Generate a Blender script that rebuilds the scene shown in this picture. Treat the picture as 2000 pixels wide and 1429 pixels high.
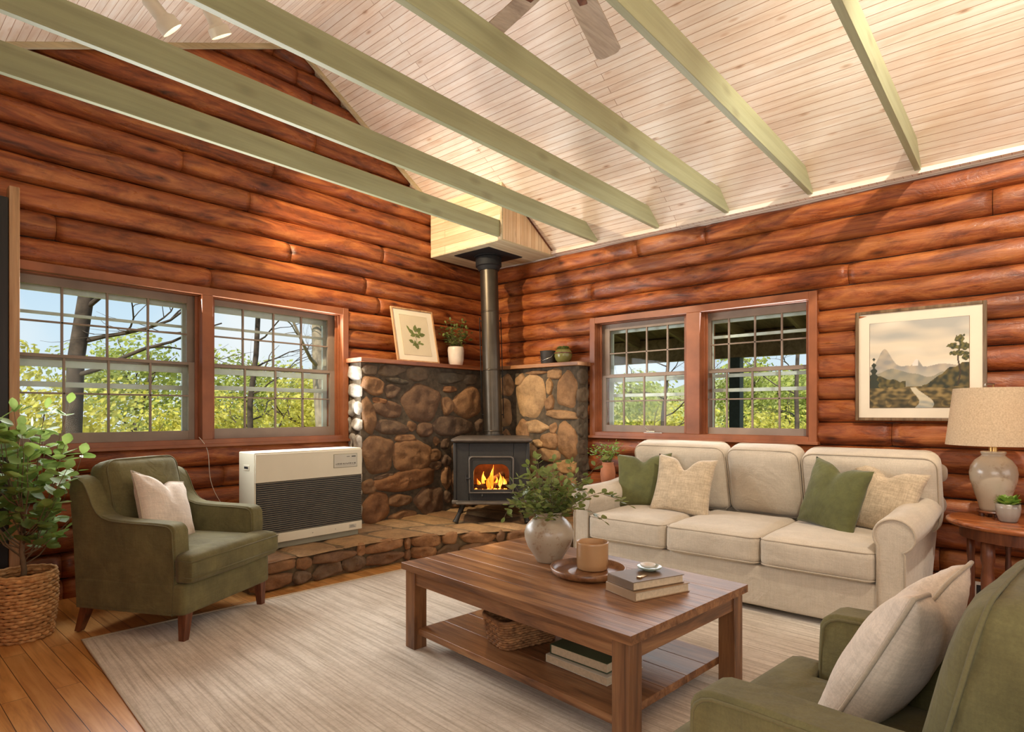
import bpy, bmesh, math, random
from mathutils import Vector, Matrix, noise
R = math.radians
rnd = random.Random(7)
for o in list(bpy.data.objects): bpy.data.objects.remove(o)
scn = bpy.context.scene
COL = scn.collection

# ------------------------------------------------------------------ camera
cam_d = bpy.data.cameras.new('camera'); cam = bpy.data.objects.new('camera', cam_d); COL.objects.link(cam)
cam_d.sensor_width = 36.0; cam_d.lens = 36.0*1165.0/2000.0
cam_d.shift_y = 91.5/2000.0
cam_d.clip_start = 0.05; cam_d.clip_end = 400
cam.location = (0, 0, 1.2)
cam.rotation_euler = (R(90), 0, math.atan(1020/1165.0) - R(90))
scn.camera = cam
# ------------------------------------------------------------------ colour management
scn.view_settings.view_transform = 'Standard'; scn.view_settings.look = 'None'
scn.view_settings.exposure = -0.2; scn.view_settings.gamma = 1.0; scn.view_settings.use_curve_mapping = False
# ------------------------------------------------------------------ sky
world = bpy.data.worlds.new('sky'); scn.world = world; world.use_nodes = True
wn = world.node_tree.nodes; wl = world.node_tree.links; wn.clear()
wo = wn.new('ShaderNodeOutputWorld'); bg = wn.new('ShaderNodeBackground'); wl.new(bg.outputs[0], wo.inputs[0])
tc = wn.new('ShaderNodeTexCoord'); sep = wn.new('ShaderNodeSeparateXYZ'); wl.new(tc.outputs['Generated'], sep.inputs[0])
cr = wn.new('ShaderNodeValToRGB'); wl.new(sep.outputs[2], cr.inputs[0])
cr.color_ramp.elements[0].position = 0.0; cr.color_ramp.elements[0].color = (0.86, 0.93, 0.98, 1)
cr.color_ramp.elements[1].position = 0.45; cr.color_ramp.elements[1].color = (0.30, 0.55, 0.88, 1)
e = cr.color_ramp.elements.new(0.13); e.color = (0.66, 0.83, 0.98, 1)
cn = wn.new('ShaderNodeTexNoise'); cn.inputs['Scale'].default_value = 2.6; cn.inputs['Detail'].default_value = 5
wl.new(tc.outputs['Generated'], cn.inputs['Vector'])
cr2 = wn.new('ShaderNodeValToRGB'); cr2.color_ramp.elements[0].position = 0.48; cr2.color_ramp.elements[1].position = 0.66
wl.new(cn.outputs[0], cr2.inputs[0])
mx = wn.new('ShaderNodeMixRGB'); wl.new(cr2.outputs[0], mx.inputs[0]); wl.new(cr.outputs[0], mx.inputs[1]); mx.inputs[2].default_value = (0.95, 0.97, 1, 1)
wl.new(mx.outputs[0], bg.inputs[0]); bg.inputs[1].default_value = 1.15

# ------------------------------------------------------------------ lights
def light(name, kind, loc, energy, color=(1, 1, 1), size=None, aim=None, **kw):
    d = bpy.data.lights.new(name, kind); d.energy = energy; d.color = color
    if kind == 'AREA':
        d.shape = 'RECTANGLE'; d.size, d.size_y = size
    elif kind in ('POINT', 'SPOT'): d.shadow_soft_size = size or 0.05
    elif kind == 'SUN': d.angle = size
    for k, v in kw.items(): setattr(d, k, v)
    o = bpy.data.objects.new(name, d); COL.objects.link(o); o.location = loc
    if aim is not None:
        o.rotation_euler = (Vector(aim) - Vector(loc)).to_track_quat('-Z', 'Y').to_euler()
    return o
light('sun', 'SUN', (0, 0, 20), 5.5, (1.0, 0.94, 0.80), R(1.0), aim=(9, 6, 9))
# added fill lights in unseen openings at the far end and behind the camera
light('fill_far_opening', 'AREA', (2.3, -3.55, 1.55), 48, (1.0, 0.94, 0.86), (3.4, 1.5), aim=(2.3, 0, 2.6))
light('fill_side_opening', 'AREA', (-0.88, -0.9, 1.5), 80, (1.0, 0.94, 0.87), (3.0, 1.4), aim=(2, -0.9, 2.9))
# daylight in the visible windows (sky light standing in the openings)
light('daylight_window_left', 'AREA', (1.9, 4.60, 1.56), 105, (0.95, 0.98, 1.0), (2.2, 1.0), aim=(2.0, 2.6, 1.95))
light('daylight_window_right', 'AREA', (4.80, 2.2, 1.56), 28, (0.96, 0.98, 1.0), (1.8, 1.0), aim=(3, 2.1, 1.85))
# added fill lamp under the ceiling, apart from the fan; ridge and track lamps
light('ceiling_fill', 'POINT', (2.05, 0.35, 3.55), 22, (1.0, 0.86, 0.68), 0.10)
light('ridge_lamp', 'SPOT', (2.4, -0.35, 3.9), 430, (1.0, 0.90, 0.76), 0.035, aim=(4.9, .9, 2.0), spot_size=R(85), spot_blend=0.7)
light('track_lamp', 'SPOT', (1.45, 3.90, 3.36), 400, (1.0, 0.80, 0.54), 0.03, aim=(4.6, 4.1, 1.9), spot_size=R(75), spot_blend=0.6)
light('track_lamp', 'SPOT', (1.62, 3.86, 3.38), 130, (1.0, 0.80, 0.52), 0.05, aim=(3.9, 4.6, 1.2), spot_size=R(70), spot_blend=0.7)

# ------------------------------------------------------------------ object helpers
def put(o, parent=None):
    COL.objects.link(o)
    if parent is not None: o.parent = parent
    return o
def tag(o, label=None, cat=None, group=None, kind=None):
    if label: o['label'] = label
    if cat: o['category'] = cat
    if group: o['group'] = group
    if kind: o['kind'] = kind
    return o
def thing(name, loc, rz=0, label=None, cat=None, group=None, kind=None):
    o = bpy.data.objects.new(name, None); o.empty_display_size = 0.05
    o.location = loc; o.rotation_euler = (0, 0, rz); COL.objects.link(o)
    return tag(o, label, cat, group, kind)
def dup(o, parent=None):
    c = o.copy(); COL.objects.link(c)
    if parent is not None: c.parent = parent
    for ch in [x for x in bpy.data.objects if x.parent == o]: dup(ch, c)
    return c

class MB:
    """collects shapes, then links them as one mesh object"""
    def __init__(s): s.v = []; s.f = []; s.c = []; s.col = (1, 1, 1); s.M = Matrix()
    def add(s, verts, faces, cols=None):
        n = len(s.v)
        for i, p in enumerate(verts):
            s.v.append(s.M @ Vector(p)); s.c.append(cols[i] if cols else s.col)
        s.f += [tuple(n+i for i in f) for f in faces]
        return s
    def box(s, a, b):
        x0, x1 = sorted((a[0], b[0])); y0, y1 = sorted((a[1], b[1])); z0, z1 = sorted((a[2], b[2]))
        return s.add([(x0,y0,z0),(x1,y0,z0),(x1,y1,z0),(x0,y1,z0),(x0,y0,z1),(x1,y0,z1),(x1,y1,z1),(x0,y1,z1)],
              [(3,2,1,0),(4,5,6,7),(0,1,5,4),(1,2,6,5),(2,3,7,6),(3,0,4,7)])
    def prism(s, poly, axis, t0, t1):
        """poly in the two other axes, extruded along axis"""
        def P(a, b, t): return {'x': (t, a, b), 'y': (a, t, b), 'z': (a, b, t)}[axis]
        n = len(poly); vs = [P(a, b, t0) for a, b in poly] + [P(a, b, t1) for a, b in poly]
        fs = [tuple(range(n-1, -1, -1)), tuple(range(n, 2*n))] + [(i, (i+1) % n, n+(i+1) % n, n+i) for i in range(n)]
        return s.add(vs, fs)
    def lathe(s, prof, seg=32, c=(0, 0, 0)):
        n = len(prof); vs = []; fs = []
        for i in range(seg):
            a = 2*math.pi*i/seg
            for r, z in prof: vs.append((c[0]+r*math.cos(a), c[1]+r*math.sin(a), c[2]+z))
        for i in range(seg):
            j = (i+1) % seg
            for k in range(n-1): fs.append((i*n+k, j*n+k, j*n+k+1, i*n+k+1))
        return s.add(vs, fs)
    def tube(s, pts, r, seg=8, closed=False, cap=True, flat=1.0):
        pts = [Vector(p) for p in pts]; n = len(pts)
        rs = r if isinstance(r, (list, tuple)) else [r]*n
        vs = []; fs = []; up = None
        for i, p in enumerate(pts):
            if closed: t = pts[(i+1) % n] - pts[i-1]
            else: t = pts[min(i+1, n-1)] - pts[max(i-1, 0)]
            t = t.normalized() if t.length > 1e-9 else Vector((0, 0, 1))
            if up is None: up = Vector((0, 0, 1)) if abs(t.z) < 0.9 else Vector((1, 0, 0))
            a = t.cross(up)
            if a.length < 1e-6: a = t.orthogonal()
            a.normalize(); b = a.cross(t).normalized(); up = b
            for k in range(seg):
                q = 2*math.pi*k/seg
                vs.append(p + a*math.cos(q)*rs[i]*flat + b*math.sin(q)*rs[i])
        m = n if closed else n-1
        for i in range(m):
            j = (i+1) % n
            for k in range(seg):
                l = (k+1) % seg; fs.append((i*seg+k, i*seg+l, j*seg+l, j*seg+k))
        if cap and not closed: fs += [tuple(range(seg))[::-1], tuple(range((n-1)*seg, n*seg))]
        return s.add(vs, fs)
    def build(s, name, mat, parent=None, smooth=None, bevel=0, bseg=2, subsurf=0, loc=None, rot=None, uvrot=False):
        me = bpy.data.meshes.new(name)
        me.from_pydata([tuple(p) for p in s.v], [], s.f)
        bm = bmesh.new(); bm.from_mesh(me)
        bmesh.ops.recalc_face_normals(bm, faces=bm.faces); 
        bm.to_mesh(me); bm.free()
        ca = me.color_attributes.new('tone', 'FLOAT_COLOR', 'POINT')
        ca.data.foreach_set('color', [x for c in s.c for x in (c[0], c[1], c[2], 1.0)])
        uv = me.uv_layers.new(name='metres').data
        for p in me.polygons:
            n = p.normal; ax = max(range(3), key=lambda i: abs(n[i]))
            for li in p.loop_indices:
                q = me.vertices[me.loops[li].vertex_index].co
                u = (q.y, q.z) if ax == 0 else (q.x, q.z) if ax == 1 else (q.x, q.y)
                uv[li].uv = (u[1], u[0]) if uvrot else u
        me.materials.append(mat)
        o = bpy.data.objects.new(name, me); put(o, parent)
        if loc is not None: o.location = loc
        if rot is not None: o.rotation_euler = rot
        if bevel:
            b = o.modifiers.new('bevel', 'BEVEL'); b.width = bevel; b.segments = bseg; b.limit_method = 'ANGLE'; b.angle_limit = R(40)
        if subsurf:
            m = o.modifiers.new('sub', 'SUBSURF'); m.levels = subsurf; m.render_levels = subsurf
        if smooth is None: smooth = bool(bevel)
        if smooth:
            me.polygons.foreach_set('use_smooth', [True]*len(me.polygons))
            if smooth == 'auto' or bevel:
                try: me.set_sharp_from_angle(angle=R(45))
                except Exception: pass
        me.update()
        return o
def mb(): return MB()

# ------------------------------------------------------------------ materials
class NT:
    def __init__(s, name):
        s.m = bpy.data.materials.new(name); s.m.use_nodes = True
        s.n = s.m.node_tree.nodes; s.l = s.m.node_tree.links
        s.b = s.n['Principled BSDF']; s.out = s.n['Material Output']
        s.tc = s.n.new('ShaderNodeTexCoord')
    def new(s, t, **kw):
        x = s.n.new(t)
        for k, v in kw.items():
            if k in x.inputs: x.inputs[k].default_value = v
            else: setattr(x, k, v)
        return x
    def link(s, a, b): s.l.new(a, b)
    def mapping(s, scale=(1, 1, 1), src='Object', rot=(0, 0, 0)):
        m = s.new('ShaderNodeMapping'); m.inputs['Scale'].default_value = scale; m.inputs['Rotation'].default_value = rot
        s.link(s.tc.outputs[src], m.inputs[0]); return m.outputs[0]
    def noise(s, vec, scale, detail=4, rough=0.55, dist=0):
        x = s.new('ShaderNodeTexNoise'); x.inputs['Scale'].default_value = scale; x.inputs['Detail'].default_value = detail
        x.inputs['Roughness'].default_value = rough; x.inputs['Distortion'].default_value = dist
        if vec is not None: s.link(vec, x.inputs['Vector'])
        return x.outputs[0]
    def ramp(s, fac, stops):
        r = s.new('ShaderNodeValToRGB'); el = r.color_ramp.elements
        while len(el) > 1: el.remove(el[-1])
        el[0].position = stops[0][0]; el[0].color = tuple(stops[0][1])+(1,)
        for p, c in stops[1:]:
            x = el.new(p); x.color = tuple(c)+(1,)
        s.link(fac, r.inputs[0]); return r.outputs[0]
    def mix(s, fac, a, b, mode='MIX'):
        x = s.new('ShaderNodeMixRGB', blend_type=mode)
        for i, v in enumerate((fac, a, b)):
            if hasattr(v, 'links'): s.link(v, x.inputs[i])
            else: x.inputs[i].default_value = v if i == 0 else tuple(v)+(1,)
        return x.outputs[0]
    def math(s, op, a, b=0.0, c=None):
        x = s.new('ShaderNodeMath', operation=op)
        for i, v in enumerate((a, b, c)):
            if v is None: continue
            if hasattr(v, 'links'): s.link(v, x.inputs[i])
            else: x.inputs[i].default_value = v
        return x.outputs[0]
    def tone(s):
        x = s.new('ShaderNodeAttribute', attribute_name='tone'); return x.outputs['Color']
    def color(s, c): s.link(c, s.b.inputs['Base Color'])
    def rough(s, v):
        if hasattr(v, 'links'): s.link(v, s.b.inputs['Roughness'])
        else: s.b.inputs['Roughness'].default_value = v
        return s
    def bump(s, h, strength=0.3, dist=0.01, prev=None):
        x = s.new('ShaderNodeBump'); x.inputs['Strength'].default_value = strength; x.inputs['Distance'].default_value = dist
        s.link(h, x.inputs['Height'])
        if prev is not None: s.link(prev, x.inputs['Normal'])
        s.link(x.outputs[0], s.b.inputs['Normal']); return x.outputs[0]
def srgb(r, g, b):
    f = lambda u: (u/255/12.92 if u/255 <= 0.04045 else ((u/255+0.055)/1.055)**2.4)
    return (f(r), f(g), f(b))

def plain(name, c, rough=0.5, metal=0, nscale=30, var=0.08, bump=0.0, coat=0):
    t = NT(name); n = t.noise(t.mapping(), nscale, 4)
    lo = tuple(max(0, x*(1-var*2)) for x in c); hi = tuple(min(1, x*(1+var*2)) for x in c)
    t.color(t.ramp(n, [(0.3, lo), (0.7, hi)])); t.rough(rough); t.b.inputs['Metallic'].default_value = metal
    if bump: t.bump(n, bump, 0.004)
    if coat: t.b.inputs['Coat Weight'].default_value = coat
    return t.m
def wood(name, dark, mid, light, axis=0, rough=0.4, gscale=1.0, tone=False, knots=0.0, bump=0.15, coat=0.0, src='Object'):
    """long grain along axis (0,1,2)"""
    t = NT(name)
    sc = [14*gscale]*3; sc[axis] = 1.1*gscale
    v = t.mapping(tuple(sc), src)
    g = t.noise(v, 1.0, 7, 0.62, 0.7)
    sc2 = [70*gscale]*3; sc2[axis] = 2.5*gscale
    fine = t.noise(t.mapping(tuple(sc2), src), 1.0, 3, 0.6)
    c = t.ramp(g, [(0.30, dark), (0.48, mid), (0.68, light)])
    c = t.mix(0.35, c, t.ramp(fine, [(0.3, (0.35, 0.35, 0.35)), (0.65, (1, 1, 1))]), 'MULTIPLY')
    if knots:
        sk = [5.5]*3; sk[axis] = 2.6
        vo = t.new('ShaderNodeTexVoronoi'); vo.inputs['Scale'].default_value = 1.0; t.link(t.mapping(tuple(sk), src), vo.inputs['Vector'])
        k = t.ramp(vo.outputs['Distance'], [(0.05, (0.12, 0.08, 0.06)), (0.13, (0.6, 0.5, 0.45)), (0.2, (1, 1, 1))])
        c = t.mix(knots, c, k, 'MULTIPLY')
    big = t.noise(t.mapping((1.3, 1.3, 1.3), src), 1.0, 2)
    c = t.mix(0.5, c, t.ramp(big, [(0.3, (0.72, 0.68, 0.66)), (0.7, (1, 1, 1))]), 'MULTIPLY')
    if tone: c = t.mix(1.0, c, t.tone(), 'MULTIPLY')
    t.color(c); t.rough(rough)
    t.bump(t.math('ADD', g, t.math('MULTIPLY', fine, 0.4)), bump, 0.01)
    if coat: t.b.inputs['Coat Weight'].default_value = coat; t.b.inputs['Coat Roughness'].default_value = 0.25
    return t.m
def boards(name, cols, width, length, gap=(0.2, 0.1, 0.05), gapw=0.0022, rough=0.45, swap=False, grain=1.0, coat=0, stain=0.5, bump=0.4, knot=0.6, vary=.55, stainc=(0.80, 0.64, 0.52)):
    """planks: UV in metres; u along the board"""
    t = NT(name)
    uvn = t.new('ShaderNodeUVMap'); uvn.uv_map = 'metres'
    m = t.new('ShaderNodeMapping'); t.link(uvn.outputs[0], m.inputs[0])
    if swap: m.inputs['Rotation'].default_value = (0, 0, R(90))
    br = t.new('ShaderNodeTexBrick'); t.link(m.outputs[0], br.inputs['Vector'])
    br.offset = 0.37; br.offset_frequency = 2; br.squash = 1
    br.inputs['Scale'].default_value = 1; br.inputs['Brick Width'].default_value = length; br.inputs['Row Height'].default_value = width
    br.inputs['Mortar Size'].default_value = gapw; br.inputs['Mortar Smooth'].default_value = 0.3
    br.inputs['Color1'].default_value = (0, 0, 0, 1); br.inputs['Color2'].default_value = (1, 1, 1, 1); br.inputs['Mortar'].default_value = (0.5, 0.5, 0.5, 1)
    bc = t.new('ShaderNodeSeparateColor'); t.link(br.outputs['Color'], bc.inputs[0])
    m2 = t.new('ShaderNodeMapping'); m2.inputs['Scale'].default_value = (1.4*grain, 22*grain, 1)
    # shift the grain per plank
    cmb = t.new('ShaderNodeCombineXYZ'); t.link(t.math('MULTIPLY', bc.outputs[0], 13.7), cmb.inputs[0]); t.link(t.math('MULTIPLY', bc.outputs[0], 7.3), cmb.inputs[1])
    va = t.new('ShaderNodeVectorMath', operation='ADD'); t.link(m.outputs[0], va.inputs[0]); t.link(cmb.outputs[0], va.inputs[1])
    t.link(va.outputs[0], m2.inputs[0])
    g = t.noise(m2.outputs[0], 1.0, 7, 0.6, 1.1)
    c = t.ramp(g, [(0.28, cols[0]), (0.5, cols[1]), (0.72, cols[2])])
    c = t.mix(vary, c, t.ramp(bc.outputs[0], [(0.0, (0.66, 0.60, 0.56)), (0.5, (0.92, 0.9, 0.88)), (1.0, (1.12, 1.12, 1.12))]), 'MULTIPLY')
    st = t.noise(m.outputs[0], 1.7, 5, 0.65)
    c = t.mix(stain, c, t.ramp(st, [(0.32, stainc), (0.62, (1, 1, 1))]), 'MULTIPLY')
    vo = t.new('ShaderNodeTexVoronoi'); vo.inputs['Scale'].default_value = 1.0
    m3 = t.new('ShaderNodeMapping'); m3.inputs['Scale'].default_value = (3.0, 9.0, 1); t.link(m.outputs[0], m3.inputs[0]); t.link(m3.outputs[0], vo.inputs['Vector'])
    c = t.mix(knot, c, t.ramp(vo.outputs['Distance'], [(0.03, (0.30, 0.16, 0.08)), (0.085, (0.8, 0.66, 0.55)), (0.14, (1, 1, 1))]), 'MULTIPLY')
    c = t.mix(br.outputs['Fac'], c, gap)
    t.color(c); t.rough(rough)
    inv = t.math('SUBTRACT', 1.0, br.outputs['Fac'])
    p = t.bump(inv, bump, 0.006)
    t.bump(g, 0.06, 0.01, p)
    if coat: t.b.inputs['Coat Weight'].default_value = coat; t.b.inputs['Coat Roughness'].default_value = 0.3
    return t.m
def fabric(name, c, var=0.12, weave=900, rough=0.95, bump=0.25, blotch=3.5, wrinkle=0.15, sheen=0.2, slub=0.0):
    t = NT(name); v = t.mapping()
    n = t.noise(v, blotch, 6, 0.65)
    lo = tuple(x*(1-var*1.6) for x in c); hi = tuple(min(1, x*(1+var*1.3)) for x in c)
    col = t.ramp(n, [(0.33, lo), (0.67, hi)])
    w = t.noise(v, weave*0.25, 2, 0.7)
    col = t.mix(0.4, col, t.ramp(w, [(0.3, (0.74, 0.74, 0.74)), (0.7, (1.12, 1.12, 1.12))]), 'MULTIPLY')
    if slub:
        s1 = t.noise(t.mapping((160, 160, 12)), 1.0, 2); s2 = t.noise(t.mapping((12, 12, 160)), 1.0, 2)
        col = t.mix(slub, col, t.ramp(t.math('MULTIPLY', s1, s2), [(0.16, (0.66, 0.64, 0.6)), (0.34, (1.08, 1.08, 1.08))]), 'MULTIPLY')
    t.color(col); t.rough(rough); t.b.inputs['Sheen Weight'].default_value = sheen
    p = t.bump(w, bump, 0.002)
    wr = t.noise(t.mapping(), 7.0, 3, 0.5, 1.2)
    t.bump(wr, wrinkle, 0.03, p)
    return t.m
def glass_mat(name, tint=(0.97, 0.99, 0.98), gl=0.06):
    t = NT(name); t.n.remove(t.b)
    tr = t.new('ShaderNodeBsdfTransparent'); tr.inputs[0].default_value = tint+(1,)
    gs = t.new('ShaderNodeBsdfGlossy'); gs.inputs['Roughness'].default_value = 0.02
    lw = t.new('ShaderNodeLayerWeight'); lw.inputs[0].default_value = 0.25
    ms = t.new('ShaderNodeMixShader')
    t.link(t.math('MULTIPLY', lw.outputs['Fresnel'], 0.22), ms.inputs[0]); t.link(tr.outputs[0], ms.inputs[1]); t.link(gs.outputs[0], ms.inputs[2])
    t.link(ms.outputs[0], t.out.inputs[0])
    return t.m
def emis(name, stops, strength, scale=6):
    t = NT(name); n = t.noise(t.mapping((1, 1, 0.5)), scale, 3)
    c = t.ramp(n, stops); t.link(c, t.b.inputs['Emission Color']); t.b.inputs['Emission Strength'].default_value = strength
    t.color(c); return t.m

LOG_D, LOG_M, LOG_L = srgb(62, 29, 15), srgb(144, 74, 35), srgb(190, 118, 62)
M = {}
def logwood(name, axis):
    t = NT(name)
    def mp(a, c): s = [c]*3; s[axis] = a; return t.mapping(tuple(s))
    g = t.noise(mp(1.8, 11), 1.0, 9, .66, 1.3)
    c = t.ramp(g, [(.27, LOG_D), (.46, LOG_M), (.70, LOG_L)])
    patch = t.noise(mp(1.9, 4.5), 1.0, 7, .7, .8)
    c = t.mix(.85, c, t.ramp(patch, [(.34, (.42, .36, .34)), (.50, (.92, .90, .88)), (.66, (1.12, 1.10, 1.06))]), 'MULTIPLY')
    crack = t.noise(mp(3.2, 60), 1.0, 4, .6, .6)
    c = t.mix(.8, c, t.ramp(crack, [(.27, (.25, .2, .18)), (.36, (.95, .95, .95)), (1, (1, 1, 1))]), 'MULTIPLY')
    vo = t.new('ShaderNodeTexVoronoi'); vo.inputs['Scale'].default_value = 1.0; t.link(mp(2.4, 6.5), vo.inputs['Vector'])
    c = t.mix(.85, c, t.ramp(vo.outputs['Distance'], [(.045, (.14, .10, .08)), (.11, (.62, .5, .42)), (.19, (1, 1, 1))]), 'MULTIPLY')
    c = t.mix(1.0, c, t.tone(), 'MULTIPLY')
    t.color(c)
    r = t.noise(mp(5, 14), 1.0, 5, .6)
    rr_ = t.new('ShaderNodeMapRange'); rr_.inputs[1].default_value = .35; rr_.inputs[2].default_value = .65; rr_.inputs[3].default_value = .24; rr_.inputs[4].default_value = .58
    t.link(r, rr_.inputs[0]); t.rough(rr_.outputs[0])
    t.b.inputs['Specular IOR Level'].default_value = .45
    p = t.bump(t.math('ADD', patch, t.math('MULTIPLY', g, .6)), .55, .02)
    t.bump(crack, .25, .006, p)
    return t.m
M['log_x'] = logwood('log wood', 0)
M['log_y'] = logwood('log wood along the other wall', 1)
M['backing'] = plain('dark chinking', srgb(40, 20, 10), 0.9)
M['ceiling'] = boards('whitewashed pine boards', [srgb(226, 204, 182), srgb(242, 230, 214), srgb(248, 242, 232)], 0.052, 3.7, gap=srgb(170, 126, 90), gapw=0.0018, rough=0.40, stain=0.6, knot=0.7, bump=0.6, vary=.32, stainc=(.86, .68, .55))
M['chase_h'] = boards('pale pine boards lying', [srgb(224, 190, 145), srgb(240, 214, 175), srgb(248, 230, 198)], 0.078, 1.7, gap=srgb(176, 134, 88), gapw=0.002, stain=0.4, knot=0.3, bump=0.5)
M['chase_v'] = boards('pale pine boards upright', [srgb(224, 190, 145), srgb(240, 214, 175), srgb(248, 230, 198)], 0.055, 1.7, gap=srgb(176, 134, 88), gapw=0.002, swap=True, stain=0.4, knot=0.3, bump=0.5)
M['floor'] = boards('honey oak floorboards', [srgb(168, 112, 56), srgb(212, 154, 86), srgb(230, 182, 116)], 0.092, 1.6, gap=srgb(60, 30, 12), gapw=0.0016, swap=True, rough=0.32, stain=0.6, knot=0.3, coat=0.3, bump=0.3)
M['beam'] = wood('sage green paint', srgb(150, 152, 114), srgb(164, 166, 128), srgb(172, 176, 140), 0, 0.5, 0.4, False, 0.25, 0.05)
M['pale_trim'] = wood('cream trim', srgb(190, 170, 130), srgb(214, 198, 160), srgb(226, 214, 180), 0, 0.5, 0.6, bump=0.05)
M['casing'] = plain('stained casing', srgb(146, 86, 52), 0.42, 0, 5, 0.12, 0.05)
M['sash'] = plain('grey brown sash', srgb(142, 124, 108), 0.5, 0, 5, 0.08, 0.03)
M['white_frame'] = plain('white storm frame', srgb(222, 230, 222), 0.5, var=0.03)
M['glass'] = glass_mat('window glass')
M['light_wood'] = wood('light pine', srgb(160, 116, 74), srgb(196, 150, 104), srgb(214, 172, 128), 2, 0.5, 1.0, bump=0.08)
M['dark_wood'] = wood('near black wood', srgb(22, 18, 16), srgb(34, 27, 22), srgb(46, 38, 32), 2, 0.5)
M['table'] = wood('reclaimed brown wood', srgb(82, 50, 28), srgb(142, 96, 58), srgb(174, 128, 84), 1, 0.44, 1.4, True, 0.6, 0.3, 0.1)
M['table_x'] = wood('reclaimed brown wood crosswise', srgb(82, 50, 28), srgb(142, 96, 58), srgb(174, 128, 84), 0, 0.4, 1.4, True, 0.4, 0.2, 0.2)
M['table_z'] = wood('reclaimed brown wood upright', srgb(82, 50, 28), srgb(136, 92, 56), srgb(166, 120, 78), 2, 0.42, 1.4, True, 0.4, 0.2, 0.1)
M['walnut'] = wood('walnut leg', srgb(70, 36, 20), srgb(112, 62, 36), srgb(142, 86, 52), 2, 0.4, 1.6)
M['mantel'] = wood('mantel wood', srgb(110, 58, 30), srgb(158, 92, 52), srgb(186, 118, 72), 0, 0.45, 1.0)
M['mantel_y'] = wood('mantel wood other wing', srgb(130, 84, 52), srgb(170, 118, 76), srgb(196, 146, 100), 1, 0.45, 1.0)
M['sofa'] = fabric('oatmeal linen', srgb(196, 182, 160), 0.06, wrinkle=0.25, slub=0.2, bump=0.3)
M['sofa_pipe'] = fabric('oatmeal piping', srgb(182, 166, 142), 0.05)
M['green'] = fabric('moss green fabric', srgb(108, 101, 62), 0.16, blotch=6, wrinkle=0.3, slub=0.25, sheen=0.05)
M['green_pipe'] = fabric('green piping', srgb(104, 97, 62), 0.06, sheen=0.05)
M['pillow_green'] = fabric('green velvet', srgb(92, 92, 50), 0.14, blotch=9, wrinkle=0.3, sheen=0.12)
M['pillow_beige'] = fabric('woven beige', srgb(194, 174, 144), 0.1, weave=500, blotch=14, wrinkle=0.2, bump=0.5, slub=0.6)
M['pillow_cream'] = fabric('cream linen pillow', srgb(222, 206, 186), 0.08, blotch=8, wrinkle=0.3, slub=0.3)
M['iron'] = plain('cast iron', srgb(38, 35, 30), 0.55, 0.15, 30, 0.12, 0.15)
M['iron_top'] = plain('worn iron top', srgb(92, 84, 76), 0.45, 0.4, 14, 0.12, 0.1)
M['pipe'] = plain('black stovepipe enamel', srgb(82, 74, 63), 0.38, 0.8, 8, 0.06)
M['black'] = plain('matt black', srgb(14, 13, 13), 0.7)
M['firebrick'] = plain('sooty firebrick', srgb(90, 50, 28), 0.9, 0, 12, 0.3, 0.3)
M['char'] = plain('charred wood', srgb(46, 24, 14), 0.9, 0, 20, 0.4, 0.6)
M['heater'] = plain('cream enamel', srgb(222, 214, 188), 0.4, 0, 4, 0.02)
M['heater_dark'] = plain('heater grey', srgb(150, 148, 126), 0.5, 0, 4, 0.03)  # greyer enamel of the plinth and panel border
M['grille'] = plain('dark grille recess', srgb(30, 28, 26), 0.6)
M['louver'] = plain('louver metal', srgb(150, 142, 124), 0.35, 0.6, 6)
M['panel'] = plain('control label', srgb(198, 194, 176), 0.4, 0, 5, 0.02)
M['ink'] = plain('dark lettering', srgb(46, 46, 42), 0.6)
M['ink_grey'] = plain('grey lettering', srgb(120, 114, 100), 0.6)
M['brass'] = plain('aged brass', srgb(176, 140, 84), 0.3, 0.9, 10)
M['chrome'] = plain('steel', srgb(170, 166, 158), 0.3, 0.9, 10)
M['lampmetal'] = plain('almond metal lamp', srgb(222, 214, 194), 0.35, 0.1, 8, 0.03)
M['terracotta'] = plain('terracotta', srgb(188, 122, 86), 0.8, 0, 14, 0.08, 0.1)
M['white_pot'] = plain('white glazed pot', srgb(224, 208, 190), 0.4, 0, 7, 0.06, 0.05, 0.3)
M['soil'] = plain('soil', srgb(48, 34, 24), 0.95, 0, 40, 0.3, 0.6)
M['plate'] = plain('white plastic', srgb(224, 216, 200), 0.4, 0, 5, 0.02)
M['paper'] = plain('page edges', srgb(206, 186, 152), 0.8, 0, 80, 0.06)
M['mat_board'] = plain('cream mat board', srgb(226, 212, 186), 0.8, 0, 5, 0.02)
M['fan_blade'] = wood('taupe fan blade', srgb(160, 138, 114), srgb(192, 170, 144), srgb(210, 192, 168), 0, 0.5, 1.2, bump=0.05)

def speckled(name, base, spot, rough=0.3, sc=26):
    t = NT(name); v = t.mapping()
    n = t.noise(v, 5, 5); c = t.ramp(n, [(0.3, tuple(x*0.82 for x in base)), (0.7, base)])
    s2 = t.noise(v, sc, 6, 0.75)
    c = t.mix(t.ramp(s2, [(0.54, (0, 0, 0)), (0.63, (0.75, 0.75, 0.75))]), c, spot)
    t.color(c); t.rough(rough); t.bump(s2, 0.12, 0.004); t.b.inputs['Coat Weight'].default_value = 0.15
    return t.m
M['vase'] = speckled('speckled stoneware', srgb(184, 168, 142), srgb(140, 108, 76), .38, 15)
M['lamp_base'] = speckled('crackled cream ceramic', srgb(186, 170, 146), srgb(150, 130, 104), 0.25, 12)
M['crock'] = speckled('tan stoneware', srgb(190, 148, 102), srgb(150, 104, 60), 0.35, 9)
M['crock_in'] = plain('glazed inside', srgb(186, 128, 76), 0.2, 0, 8, 0.06, 0, 0.5)
M['grey_pot'] = speckled('grey glazed pot', srgb(158, 148, 134), srgb(110, 100, 90), 0.3, 14)
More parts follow.
